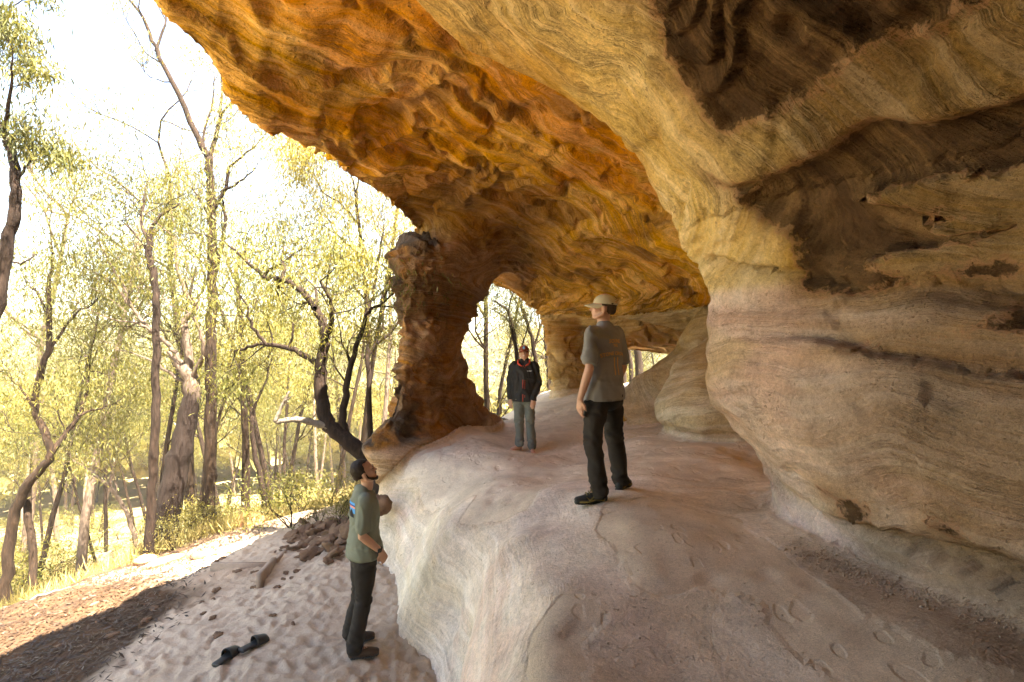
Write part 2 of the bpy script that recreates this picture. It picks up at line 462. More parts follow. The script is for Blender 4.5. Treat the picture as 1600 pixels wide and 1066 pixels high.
def floor_shell():
    xs = np.arange(-2.6, 5.7, 0.08); ys = np.arange(-6.6, 17.6, 0.1)
    X, Y = np.meshgrid(xs, ys)
    Z = np.clip(floor_h(X, Y), -4.2, 0.5)
    P = np.stack([X.ravel(), Y.ravel(), Z.ravel()], 1)
    # soft rolls and hollows in the bare rock
    Z = Z + (0.07 * fbm(np.stack([X.ravel() * .9, Y.ravel() * .8, Z.ravel() * 0], 1), 3, 3)).reshape(X.shape) * sstep(-3, -1.6, Z)
    nr, nc = X.shape
    T = np.stack([X, Y, Z], -1); B = np.stack([X, Y, np.minimum(Z - 0.9, -2.6)], -1)
    V = np.concatenate([T.reshape(-1, 3), B.reshape(-1, 3)])
    n = nr * nc
    F = [grid_faces(nr, nc), grid_faces(nr, nc, off=n)[:, ::-1]]
    k = np.arange(nc - 1); F.append(np.stack([k + 1, k, k + n, k + 1 + n], 1))
    k = (nr - 1) * nc + np.arange(nc - 1); F.append(np.stack([k, k + 1, k + 1 + n, k + n], 1))
    k = np.arange(nr - 1) * nc; F.append(np.stack([k, k + nc, k + nc + n, k + n], 1))
    k = k + nc - 1; F.append(np.stack([k + nc, k, k + n, k + nc + n], 1))
    return V, np.concatenate(F)

PILLAR = [(-3.5, -1.8, 7.6, -1.0, 10.6, 0.9), (-2.9, -1.8, 7.45, -1.0, 10.4, 0.9), (-2.3, -1.82, 7.4, -0.9, 10.8, 0.9), (-1.85, -1.9, 7.3, -0.4, 11.6, 1.05), (-1.6, -2.05, 7.3, -0.55, 11.6, 1.0), (-1.42, -2.12, 7.45, -0.7, 11.5, 0.85), (-1.15, -1.92, 7.75, -0.85, 11.4, 0.75), (-0.8, -1.82, 8.0, -0.95, 11.3, 0.7), (-0.35, -1.7, 8.05, -1.1, 11.2, 0.68), (0, -1.65, 8.1, -1.08, 11.3, 0.68), (0.35, -1.75, 8.0, -0.95, 11.4, 0.75), (0.8, -1.78, 7.95, -0.85, 11.5, 0.9), (1.2, -1.8, 8.0, -0.6, 11.7, 1.1), (1.45, -1.75, 8.1, -0.4, 11.9, 1.25), (1.75, -1.6, 8.6, -0.2, 12.1, 1.5), (2.1, -1.3, 8.9, 0.0, 12.3, 1.6), (2.6, -1.0, 9.2, 0.2, 12.3, 1.3)]
FARBLOCK = [(-2.2,.95,14.3,3.0,15.4,1.2),(-1.6,1.12,14.2,2.9,15.2,1.0),(-1.2,1.05,14.2,2.75,15.2,.9),(-.6,.98,14.2,2.7,15.2,.95),(0,.88,14.2,2.85,15.3,1.0),(.5,.8,14.1,3.1,15.5,1.2),(.9,.6,14.0,3.4,15.7,1.4),(1.6,.4,14.0,3.6,15.8,1.4)]
BACKPOST = [(-2.0,4.5,15.6,5.8,16.4,.8),(-1.5,4.55,15.6,5.8,16.4,.7),(-.9,4.7,15.6,5.8,16.4,.5),(-.3,4.65,15.6,5.8,16.4,.7),(.3,4.5,15.6,6,16.4,.9)]
MOUND = [(-2.2,2.5,8.1,5.0,8.6,1.8),(-1.5,2.5,8.1,5.0,8.6,1.8),(-1.25,2.35,7.95,5.0,8.5,2.0),(-.9,2.42,8.0,5.0,8.7,2.0),(-.5,2.9,8.7,5.0,9.2,1.8),(-.15,3.5,9.3,5.0,9.6,1.5),(.2,4.0,9.8,5.1,9.9,1.3),(.5,4.4,10,5.2,10.1,1.1),(.9,4.5,10.1,5.3,10.2,.9)]
MOUND2 = [(-2.2,1.9,9.6,4.6,11.5,2.2),(-1.45,2.0,9.7,4.7,11.5,2.0),(-1.2,2.2,10.0,4.8,11.6,1.6),(-.8,2.65,10.2,5.0,11.6,1.7),(-.3,3.3,10.4,5.2,11.6,1.6),(.2,3.85,10.5,5.4,11.6,1.5),(.7,4.3,10.7,5.5,11.6,1.2)]
LOWROCK = [(-3.4,-.75,4.2,-.1,5.1,.9),(-2.6,-.78,4.25,-.1,5.1,.85),(-2.28,-.98,4.6,-.05,5.1,.85),(-2.1,-1.0,4.72,.0,5.1,.7),(-1.9,-.75,4.8,.1,5.1,.5)]

def build_cave():
    shells = [roof_shell(), floor_shell(), fin(PILLAR), fin(FARBLOCK), fin(BACKPOST), fin(MOUND), fin(MOUND2)]
    V = []; F = []; o = 0
    for v, f in shells:
        V.append(v); F.append(f + o); o += len(v)
    V, Q = remesh("cave", np.concatenate(V), np.concatenate(F), voxel=VOX, smooth=6)
    # keep the one big piece
    n = len(V); L = np.arange(n); E = np.concatenate([Q[:, [0, 1]], Q[:, [1, 2]], Q[:, [2, 3]], Q[:, [3, 0]]])
    for _ in range(400):
        m = np.minimum(L[E[:, 0]], L[E[:, 1]]); L2 = L.copy(); np.minimum.at(L2, E[:, 0], m); np.minimum.at(L2, E[:, 1], m); L2 = L2[L2]
        if (L2 == L).all(): break
        L = L2
    big = np.bincount(L, minlength=n).argmax(); ok = L == big
    print("islands", len(np.unique(L)), ok.mean())
    return V, Q[ok[Q].all(1)]

def terr(f, n, w=0.18):
    t = f * n; k = np.floor(t); return (k + sstep(0, w, t - k) - t) / n

def strata_of(P):
    w = fbm(P * 0.32, 3, 41)
    w2 = fbm(P * 0.9 + 3, 3, 55)
    up = sstep(.2, 1.2, P[:, 2])
    return P[:, 2] * 1.0 + up * (0.75 * (P[:, 0] - P[:, 1] * .75)) + (1 - up) * .08 * P[:, 0] + (.62 - .2 * up) * w + 0.13 * w2

def region(P, Nn):
    """which named piece of rock a point belongs to: 0 roof, 1 wall, 2 floor, 3 pillar, 4 mound"""
    x, y, z = P.T
    lab = np.zeros(len(P), int)
    hz = floor_h(x, y)
    wall = (z < 0.9 - 0.0 * x) & (x > 1.2) & (y < 6.5)
    lab[wall] = 1
    lab[(y > 13.2) & (z < 0.65) & (x > .4)] = 1
    # pillar
    ax, ay, bx, by = -2.0, 7.6, -.6, 11.8
    t = np.clip(((x - ax) * (bx - ax) + (y - ay) * (by - ay)) / ((bx - ax) ** 2 + (by - ay) ** 2), 0, 1)
    dd = np.hypot(x - ax - t * (bx - ax), y - ay - t * (by - ay))
    lab[(dd < 1.15) & (z < 1.75 - .04 * (y - 8)) & (y < 13)] = 3
    lab[(z < hz + 0.12 + 0.03 * (y > 7)) | (z < -3.0)] = 2
    mound = (x > 2.1) & (y > 7.0) & (y < 13.2) & (z < .75) & (z > hz + .1)
    lab[mound] = 4
    return lab, hz, dd, t
def poly_dist(x, y, pts):
    """signed distance to an open polyline in the plane: positive on its left side"""
    best = np.full(len(x), 1e9); sg = np.ones(len(x))
    for (x0, y0), (x1, y1) in zip(pts[:-1], pts[1:]):
        dx, dy = x1 - x0, y1 - y0
        t = np.clip(((x - x0) * dx + (y - y0) * dy) / (dx * dx + dy * dy), 0, 1)
        d = np.hypot(x - x0 - t * dx, y - y0 - t * dy)
        s = np.sign(dx * (y - y0) - dy * (x - x0))
        m = d < best
        best = np.where(m, d, best); sg = np.where(m, s, sg)
    return best * sg

def mixc(C, c, w):
    return C + (np.asarray(c, float)[None] - C) * w[:, None]

def finish_cave():
    V, Q = build_cave()
    Nn = vnormals(V, Q)
    lab, hz, dd, tt = region(V, Nn)
    x, y, z = V.T
    st = strata_of(V)
    # crease where the pale arch breaks off to the orange roof behind it
    crease = poly_dist(x, y, [(-6, -1.5), (-2.4, 1.6), (-.95, 3.6), (-.38, 4.7), (.3, 5.1), (.7, 5.2), (1.5, 4.75), (2.4, 4.9)])
    wv = fbm(V * 1.3, 3, 9)
    crease = crease + 0.10 * wv
    upper = sstep(-.6, -.2, z)
    orange = sstep(-.02, .10, crease) * (z > -1.2)
    orange = np.where(y > 6.2, 1.0, orange)
    isfloor = (lab == 2)
    iswall = (lab == 1) & (y < 7)
    ispil = (lab == 3)
    ismound = (lab == 4)
    rf = (lab == 0)
    # ---- displacement -------------------------------------------------
    warp = np.stack([fbm(V * .7 + 11, 3, 61), fbm(V * .7 + 37, 3, 62), fbm(V * .7 + 71, 3, 63)], 1)
    big = fbm(V * 0.55 + .5 * warp, 3, 21)
    upz = sstep(.3, 1.2, z)
    along = (x * .6 + y * .8); across = (x * .8 - y * .6)
    VA = np.stack([np.where(upz > 0, along * (1 - .62 * upz) + (1 - upz) * 0, along), across * (1 + .35 * upz), z * (1.1 + .9 * (1 - upz))], 1)
    f1 = fbm(V * np.array([.75, .5, .8]) + .35 * warp, 2, 22, .3)
    flakes = terr(f1, 5, .12)
    f2 = fbm(V * np.array([1.5, 1.0, 2.0]) + .5 * warp, 2, 23, .35)
    flakes2 = terr(f2, 4, .14)
    band = fbm(np.stack([x * .12, y * .12, st * 5], 1), 3, 31)
    band2 = fbm(np.stack([x * .2, y * .2, st * 16], 1), 2, 32)
    n2b = fbm(V * np.array([1.6, 1.2, 3.0]), 4, 33)
    d = np.zeros(len(V))
    om = (rf * orange)
    spall = np.zeros(len(V)); sp2 = np.zeros(len(V))
    for k, (sc, th, a) in enumerate(((.42, .02, .12), (.6, .18, .09), (.85, .10, .07), (1.2, .26, .035), (1.7, .25, .02))):
        fk = fbm(VA * sc * 1.15 + (.45 * warp) + 13.7 * k, 4, 401 + 7 * k, .46)
        spall -= a * sstep(th, th + .03 + .012 * k, fk) * (1 - .5 * sstep(th, th + .5, fk))
        if k > 1: sp2 -= a * sstep(th + .12, th + .15 + .012 * k, fk)
    d += om * (0.16 * big + 0.08 * flakes + spall * .95 + 0.02 * band)
    pale = rf * (1 - orange) + iswall * 1.0
    d += pale * (0.09 * big + 0.035 * band + 0.006 * band2 + 0.04 * flakes + .02 * n2b + .5 * sp2)
    # recess behind the crease: roof jumps up
    d += -0.16 * rf * sstep(-.02, .12, crease) * sstep(7.5, 5.5, y) * sstep(-2.6, -1.6, -np.abs(x)) * 0
    d -= rf * 0.15 * np.exp(-((crease - .16) / .16) ** 2) * (z > .6) * (y < 6)
    # pillar: honeycombed outer nose, smoother inner face
    w1, w2 = worley(V * np.array([2.2, 2.2, 3.2]) + .5 * warp, 5)
    cell = np.clip(w2 - w1, 0, .5) / .5
    cid = np.zeros(len(V)); worley(V * np.array([1.5, 1.5, 2.3]) + .55 * warp + .12 * n2b[:, None], 6, cid)
    cid2 = np.zeros(len(V)); worley(V * np.array([3.6, 3.6, 5.5]) + .9 * warp, 8, cid2)
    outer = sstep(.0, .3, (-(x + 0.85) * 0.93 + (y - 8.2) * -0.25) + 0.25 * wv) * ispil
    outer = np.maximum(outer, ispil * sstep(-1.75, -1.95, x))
    d += ispil * (outer * (.10 * cid + .035 * cid2 + .05 * (1 - cell) ** 2 - .02 + .06 * fbm(V * 3, 3, 77) + .7 * spall) * sstep(-1.6, -1.3, z) + (1 - outer) * (0.08 * big + .7 * spall + .03 * band))
    d += ismound * (0.10 * big + .012 * band + .03 * n2b)
    fw = (lab == 1) & (y >= 7)
    d += fw * (0.08 * big + .05 * band + .7 * spall)
    # lip: broken edge with hanging slabs
    d += rf * sstep(-1.3, -1.9, x) * (.14 * fbm(V * np.array([1.3, 1.0, 2.5]), 4, 78) + .06 * flakes2) * sstep(9.5, 8, y)
    # right wall: dark flaked hollow with streaks running along the wall
    zz = z + 0.18 * fbm(V * np.array([.7, .7, .7]) + 9, 3, 91) + .05 * fbm(V * np.array([3., 3., 3.]), 3, 92)
    S = np.stack([x * .8, y * .8, z * 5.0 + .8 * warp[:, 2]], 1)
    stre = fbm(S, 4, 95, .5) + .35 * fbm(S * np.array([1.5, 1.5, 2.2]) + 3, 3, 98)
    zone = sstep(.38, .60, zz) * sstep(1.20, 1.08, zz) * sstep(3.62, 3.42, y + .25 * wv + .12 * np.abs(z - .9)) * (x > 1.2) * (y > -5)
    hole = zone * sstep(-.10, .06, stre + .30 * sstep(2.6, 3.2, y) + .10)
    low = sstep(.05, .12, zz) * sstep(.36, .24, zz) * sstep(3.1, 2.7, y) * (x > 1.2) * sstep(-.2, .1, fbm(S * .8 + 7, 3, 96))
    topd = sstep(.0, .05, -(poly_dist(x, y, [(-.9, -6), (-.6, 0), (.35, 2.2), (.83, 2.95), (1.05, 3.3), (1.6, 3.42), (2.6, 3.35), (4.5, 3.0)]) + .06 * fbm(V * 2.6, 4, 97) + .05 * wv)) * (z > .9) * (y < 4.6) * rf
    topd = topd * sstep(1.38, 1.46, z + .12 * wv)
    near = ((rf | iswall) & (y < 4.6)).astype(float)
    zf = np.minimum.reduce([(zz - .42) * 1.2, (1.14 - zz) * 1.2, (3.55 - (y + .25 * wv + .12 * np.abs(z - .9)))])
    holef = np.minimum(zf, (stre + .30 * sstep(2.6, 3.2, y) + .10) * .35)
    lowf = np.minimum.reduce([zz - .08, .32 - zz, (2.95 - y) * .6, fbm(S * .8 + 7, 3, 96) * .5 + .06])
    topf = np.minimum(-(poly_dist(x, y, [(-.9, -6), (-.6, 0), (.35, 2.2), (.83, 2.95), (1.05, 3.3), (1.6, 3.42), (2.6, 3.35), (4.5, 3.0)]) + .06 * fbm(V * 2.6, 4, 97) + .05 * wv), (z - 1.42 + .12 * wv) * 1.0)
    stain_shade = np.where(near > .5, np.maximum.reduce([holef, lowf, topf]), -1.0)
    stain_shade = np.where(V[:, 2] < -.2, -1.0, stain_shade)
    for (hx, hy, hzz, r) in ((2.02, 3.12, -1.06, .075), (1.98, 3.28, -1.0, .04), (2.2, 2.6, -.95, .03)):  # wall holes too small to carve, their inner shade painted as dark spots
        stain_shade = np.maximum(stain_shade, (r - np.sqrt((x - hx) ** 2 + ((y - hy) * .8) ** 2 + ((z - hzz) * 1.3) ** 2)) * (near > .5) - 9 * (near < .5))
    hole, low, topd = hole * near, low * near, topd * near
    d -= 0.12 * hole * (1 + .3 * np.clip(stre, -1, 1)) + 0.05 * low
    d -= 0.07 * topd - topd * (.05 * flakes2 + .4 * flakes)
    # little broken pits along the arch edge
    pz = (crease > -.42) & (crease < .02) & (z > .7) & (z < 1.6) & near.astype(bool)
    pits = pz * sstep(.25, .12, worley(V * 5.5 + warp, 15)[0])
    d -= .07 * pits
    # undercut bedding joints in the wall
    wy = .05 * fbm(np.stack([x * 1.2, y * 1.2, 0 * z], 1), 4, 121) + .03 * warp[:, 2]
    L1 = .32 + .205 * (y - 2.5) + wy; q = L1 - z
    j1 = near * (x > 1.0) * sstep(0, .025, q) * np.exp(-np.clip(q, 0, 9) / .13) * sstep(4.3, 3.9, y)
    L2 = -.12 + .10 * (y - 2.5) - wy * 1.3; q = z - L2
    j2 = near * (x > 1.0) * sstep(0, .03, q) * np.exp(-np.clip(q, 0, 9) / .16) * sstep(3.75, 3.2, y)
    L3 = -1.06 - .05 * (y - 2.5) + wy * .8; q = L3 - z
    j3 = ((x > 1.7) & (y < 3.5) & (y > -2)) * (1 - sstep(.25, .6, Nn[:, 2])) * sstep(0, .03, q) * sstep(.42, .28, q) * sstep(3.4, 3.1, y)
    j4 = near * (x > 1.0) * sstep(0, .02, (-.62 + wy * 1.5) - z) * np.exp(-np.clip((-.62 + wy * 1.5) - z, 0, 9) / .08) * sstep(-.1, .3, n2b + .2)
    d -= .13 * j1 + .11 * j2 + .09 * j3 * (lab == 1) + .025 * j4
    bulge = near * (x > 1.0) * np.exp(-((z + .45) / .28) ** 2)
    d += .07 * bulge
    ledge = j1; ledge2 = j2
    # floor: sand dimples where it is flat, polished ripples on the bare rock
    up = sstep(.55, .85, Nn[:, 2])
    sandm = isfloor * up * sstep(-.15, .15, fbm(V * np.array([.9, .8, .2]), 3, 101) + .35 * sstep(5.2, 6.2, y) + .25 * sstep(1.0, 1.6, x) - .12)
    sandm = np.where(isfloor & (y > 6.8) & (x < 1.8), up, sandm)
    dim = -sstep(.42, .05, worley(np.stack([x * 4.3, y * 3.4, z * 0 + .5], 1) + .25 * warp, 25)[0])
    d += isfloor * ((1 - up) * (.06 * big + .006 * band) + .0015 * band2 * (1 - sandm) + .012 * fbm(V * 2.2, 3, 102) * (1 - sandm))
    d += isfloor * sandm * (.020 * dim * sstep(.0, .3, fbm(V * 1.1 + 4, 2, 103) + .25) + .008 * fbm(V * 7, 3, 104)) * sstep(2.0, 2.6, y)
    # hollows on the knoll's flank
    for (hx, hy, hzz, r, a) in ((-.02, 4.0, -1.75, .16, .06), (-.75, 4.62, -2.38, .20, .10), (.1, 3.0, -1.75, .25, .03), (-.74, 4.62, -2.10, .17, -.12), (-.68, 4.5, -2.42, .20, .16), (-.42, 3.9, -2.35, .2, .07), (-.30, 3.5, -1.95, .16, -.04), (.25, 3.1, -1.55, .22, -.03), (2.13, 3.2, -1.05, .07, .10), (2.1, 3.05, -1.08, .05, .05)):
        r2 = ((x - hx) ** 2 + (y - hy) ** 2 + ((z - hzz) * 1.2) ** 2) / r ** 2
        d -= a * np.exp(-r2)
    V2 = V + Nn * d[:, None]
    # ---- colours --------------------------------------------------------
    n1 = fbm(V * .8 + 5, 4, 111); n2 = fbm(V * 2.1, 4, 112)
    C = np.tile(np.array([[.68, .39, .10]]), (len(V), 1))
    C = mixc(C, (.56, .255, .05), sstep(-.1, .6, n1))
    C = mixc(C, (.68, .43, .13), sstep(.1, .6, n2) * .6)
    C = mixc(C, (.26, .14, .06), sstep(.15, .55, fbm(V * 1.2 + 31, 4, 113)) * .75)
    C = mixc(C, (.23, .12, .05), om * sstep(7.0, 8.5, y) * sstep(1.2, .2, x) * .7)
    pc = np.tile(np.array([[.64, .46, .22]]), (len(V), 1))
    pc = mixc(pc, (.54, .345, .135), sstep(-.1, .5, n1))
    pc = mixc(pc, (.70, .55, .32), sstep(.1, .6, n2) * .6)
    pc = mixc(pc, (.20, .12, .055), sstep(3.6, 2.6, y + .3 * n1 + .2 * stre) * .85 * sstep(.3, .5, z))  # crust brown, deepened toward the camera in place of fading light
    lowr = sstep(.46, .36, z + .03 * wv)
    pk = np.tile(np.array([[.66, .50, .40]]), (len(V), 1))
    pk = mixc(pk, (.56, .375, .29), sstep(.0, .5, fbm(V * np.array([.8, .8, 2.2]), 4, 114)) * .8)
    pk = mixc(pk, (.58, .42, .25), sstep(.1, .6, fbm(V * np.array([.7, .7, 3.2]) + 8, 4, 115)) * .7)
    pk = mixc(pk, (.27, .175, .11), sstep(3.6, 2.4, y + .3 * n1 + .25 * stre) * .85)  # lower wall painted darker toward the camera, standing in for light falloff
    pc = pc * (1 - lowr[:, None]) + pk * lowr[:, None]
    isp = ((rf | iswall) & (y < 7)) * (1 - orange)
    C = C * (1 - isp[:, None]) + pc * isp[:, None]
    # rocks further in
    mc = np.tile(np.array([[.58, .45, .29]]), (len(V), 1)); mc = mixc(mc, (.50, .36, .20), sstep(-.1, .5, n1))
    C = np.where(ismound[:, None], mc, C)
    fc = np.tile(np.array([[.55, .38, .19]]), (len(V), 1)); fc = mixc(fc, (.44, .24, .09), sstep(-.1, .5, n1))
    C = np.where(fw[:, None], fc, C)
    # pillar
    pcc = np.tile(np.array([[.30, .17, .085]]), (len(V), 1)); pcc = mixc(pcc, (.38, .20, .08), sstep(-.1, .5, n2))
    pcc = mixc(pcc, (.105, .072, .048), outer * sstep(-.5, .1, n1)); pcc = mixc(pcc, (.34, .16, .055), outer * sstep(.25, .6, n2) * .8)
    base = sstep(-1.5, -1.65, z + .05 * wv)
    pcc = mixc(pcc, (.46, .30, .17), base); pcc = mixc(pcc, (.50, .36, .23), base * sstep(-1.9, -2.4, z))
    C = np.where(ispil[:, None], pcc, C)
    # floor
    fl = np.tile(np.array([[.72, .60, .47]]), (len(V), 1))
    fl = mixc(fl, (.76, .645, .545), (1 - sandm) * sstep(-.4, .3, n1) * sstep(6.2, 5.0, y) * sstep(1.7, 1.2, x))
    fl = mixc(fl, (.72, .56, .47), (1 - up) * sstep(.0, .5, n2))
    fl = mixc(fl, (.72, .62, .48), (1 - up) * sstep(.2, .6, fbm(V * 1.4 + 60, 3, 117)) * .7)
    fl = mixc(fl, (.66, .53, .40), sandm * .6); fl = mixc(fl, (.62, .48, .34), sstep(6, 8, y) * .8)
    fl = mixc(fl, (.38, .27, .19), sstep(1.0, 2.0, x) * sstep(3.6, 2.6, y) * .7)  # near right floor painted darker, as if less light reached it
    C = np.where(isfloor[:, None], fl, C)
    C = mixc(C, (.36, .22, .105), sstep(-.25, .0, stain_shade) * .6 * near)
    C = mixc(C, (.20, .11, .05), pits * .85)
    C = mixc(C, (.20, .12, .07), np.clip(ledge * .55 + ledge2 * .4 + j3 * .35, 0, 1))  # recess shade of the joints and wall foot mixed into the colour
    C = mixc(C, (.20, .13, .08), near * sstep(-1.22, -1.30, z) * isfloor * 0)
    rg = np.where(isfloor, .30, 1.0) * np.where(ismound, .5, 1.0) * np.where(lab == 1, .5, 1.0)
    rg = np.where(isfloor & (sandm > .5), .12, rg)
    sandy = np.where(isfloor, sandm * 1.2 - .6 - (1 - up) * .5, -1.0)
    # ---- split into named pieces ---------------------------------------
    fl_lab = lab[Q[:, 0]]
    NV = vnormals(V2, Q)
    names = ("rock_ceiling", "rock_wall", "rock_floor", "rock_pillar", "rock_mound")
    labels = ("orange and cream sandstone roof of the overhang", "pinkish sandstone wall of the overhang", "smooth pale sandstone floor with drifted sand",
              "rough brown sandstone pillar at the cave mouth", "low rounded sandstone mound by the back wall")
    for k, nm in enumerate(names):
        q = Q[fl_lab == k]
        used = np.unique(q); remap = np.zeros(len(V2), np.int64); remap[used] = np.arange(len(used))
        tri = q[:, 2] == q[:, 3]
        me = mesh_np(nm, V2[used], remap[q[~tri]], remap[q[tri][:, :3]] if tri.any() else None)
        set_col(me, "Col", np.clip(C[used], .01, .9)); set_float(me, "strata", st[used]); set_float(me, "rough", rg[used]); set_float(me, "stain_shade", stain_shade[used]); set_float(me, "sandy", sandy[used])
        me.materials.append(M_ROCK)
        me.normals_split_custom_set_from_vertices(NV[used].tolist())
        o = link(bpy.data.objects.new(nm, me)); tag(o, labels[k], "rock", kind="structure")
        del me
VOX = 0.04
finish_cave()
# ------------------------------------------------------------------ outside ground
GP = [(-1.37,4.75,-2.85),(-2.5,4.7,-2.93),(-3.1,6.8,-3.07),(-3.9,8.3,-3.25),(-1.46,6.5,-2.88),(-.64,4.3,-2.88),(-6.6,6.6,-3.65),(-4.2,4.6,-3.2),(-5.5,4.5,-3.45),(-2.5,2,-2.95),(-1,2,-2.9),(-6,2,-3.5),
 (-7.2,7.2,-3.85),(-5.9,8.3,-3.65),(-6.2,10.4,-3.95),(-4.5,10,-3.6),(-3.3,10.5,-3.4),(-3,13,-3.6),(-2.3,9,-3.15),(-2,12,-3.2),(-1.9,7.3,-2.9),(-.5,13.5,-2.5),(-.2,16,-2.45),(3.8,18.5,-1.75),(.5,19,-2.9),(0,22,-4.0),(4.5,24,-2.6),
 (-9,10,-5.2),(-8,14,-5.6),(-12,12,-6.8),(-5,16,-5),(-11,22,-8.5),(-4,24,-6.5),(-12,6,-5.6),(-16,2,-6.5),(-6,-4,-3.4),(-12,-6,-5),
 (0,0,-3.1),(0,6,-3),(4,0,-3.2),(4,10,-3.3),(9,5,-3.3),(9,14,-2),(9,24,-2),(4,-8,-3.2),(-2,-8,-3.2),(12,-6,-3)]
gh = tps_fit([(a, b) for a, b, c in GP], [c for a, b, c in GP], 5e-3)

def ground_z(x, y):
    x = np.asarray(x, float); y = np.asarray(y, float)
    r = np.hypot(x, y)
    xs = np.clip(x, -17, 12); ys = np.clip(y, -9, 25)
    near = gh(xs, ys)
    far = np.interp(r, [0, 14, 26, 45, 75, 110, 160, 260, 380, 500, 900, 1500], [-4, -5.5, -8.5, -13, -19, -22, -20, -11, -3, -3, -8, -8])
    P = np.stack([x.ravel() / 60, y.ravel() / 60, 0 * x.ravel()], 1)
    nz = fbm(P, 4, 301).reshape(x.shape)
    far = far + nz * np.interp(r, [0, 20, 60, 200, 400], [0, .4, 2, 6, 5.5])
    w = sstep(13, 24, r)
    return near * (1 - w) + far * w

def mat_sand():
    m, nt, b = new_mat("sand")
    col = N(nt, "ShaderNodeAttribute", attribute_name="Col").outputs["Color"]
    P = nt.nodes.new("ShaderNodeTexCoord").outputs["Object"]
    g1 = noise_n(nt, P, 3.0, 5, .6); g2 = noise_n(nt, P, 60, 4, .7); g3 = noise_n(nt, P, 300, 2, .6); g4 = noise_n(nt, P, 18, 4, .6)
    f = math_n(nt, 'MULTIPLY', math_n(nt, 'MULTIPLY_ADD', g1, .45, .78), math_n(nt, 'MULTIPLY_ADD', g2, .4, .8))
    c = nt.nodes.new("ShaderNodeVectorMath"); c.operation = 'SCALE'
    nt.links.new(col, c.inputs[0]); nt.links.new(f, c.inputs[3])
    nt.links.new(c.outputs[0], b.inputs["Base Color"])
    bump_n(nt, b, [(g4, .03, .5), (g2, .01, .6), (g3, .003, .5)])
    b.inputs["Specular IOR Level"].default_value = .05
    return m
M_SAND = mat_sand()

rs = np.random.RandomState(7)
def near_ground():
    x0, x1, y0, y1, h = -9.5, .3, 3.0, 12.0, .025
    xs = np.arange(x0, x1, h); ys = np.arange(y0, y1, h)
    X, Y = np.meshgrid(xs, ys); Z = ground_z(X, Y)
    P = np.stack([X.ravel(), Y.ravel(), 0 * X.ravel()], 1)
    Xr, Yr = P[:, 0], P[:, 1]
    # where sand gives way to dark soil and leaf litter
    line = poly_dist(Xr, Yr, [(-2.9, 3.0), (-4.0, 4.3), (-4.0, 5.2), (-4.1, 6.2), (-4.6, 7.3), (-4.7, 8.3), (-4.6, 13)])
    litter = sstep(-.25, .35, line + .45 * fbm(P * 1.6, 4, 201))
    sunp = sstep(-6.2, -5.8, Xr)
    litter = litter * (1 - .85 * sstep(7.0, 7.7, Yr + .35 * (Xr + 5)))     # the trodden track out into the trees is bare
    dis = .035 * fbm(P * 1.3, 3, 202) + .006 * fbm(P * 4.5, 3, 203) + .012 * litter * fbm(P * 14, 3, 204)
    D = dis.reshape(X.shape)
    sm = (1 - litter).reshape(X.shape)
    # footprints: toe and heel hollows with a raised rim
    for k in range(2200):
        cx = rs.uniform(-5.2, -.3); cy = rs.uniform(3.3, 9.5); a = rs.normal(2.3, .7)
        L = rs.uniform(.10, .17); Wd = rs.uniform(.045, .065); dp = rs.uniform(.006, .015)
        i0, i1 = int((cx - .35 - x0) / h), int((cx + .35 - x0) / h); j0, j1 = int((cy - .35 - y0) / h), int((cy + .35 - y0) / h)
        i0, j0 = max(i0, 0), max(j0, 0)
        xx = X[j0:j1, i0:i1] - cx; yy = Y[j0:j1, i0:i1] - cy
        if xx.size == 0: continue
        u = xx * math.cos(a) + yy * math.sin(a); v = -xx * math.sin(a) + yy * math.cos(a)
        r = np.sqrt((u / L) ** 2 + (v / (Wd * (1 + .25 * u / L))) ** 2)
        D[j0:j1, i0:i1] += (-dp * sstep(1.05, .6, r) + dp * .55 * np.exp(-((r - 1.3) / .25) ** 2) + .0025 * np.sin(u * 190) * (r < .95)) * sm[j0:j1, i0:i1]
    edge = np.minimum(np.minimum(X - x0, Y - y0), y1 - Y); D = D * sstep(0, .5, edge) - .05 * (1 - sstep(0, .5, edge))
    Z = Z + D
    C = np.tile(np.array([[.47, .36, .26]]), (len(P), 1))
    C = mixc(C, (.36, .255, .17), sstep(-.2, .4, fbm(P * .9 + 4, 3, 205)) * .6)
    C = mixc(C, (.05, .027, .015), litter * .95)
    C = mixc(C, (.10, .055, .03), litter * sstep(.1, .5, fbm(P * 5, 3, 206)) * .7)
    dips = sstep(.004, -.02, D.ravel() - dis) * (1 - litter)
    me = mesh_np("sand_ground", np.stack([X, Y, Z], -1).reshape(-1, 3), grid_faces(len(ys), len(xs)))
    set_col(me, "Col", C); me.materials.append(M_SAND)
    tag(link(bpy.data.objects.new("sand_ground", me)), "trodden pale sand with footprints below the rock", "ground", kind="structure")
near_ground()

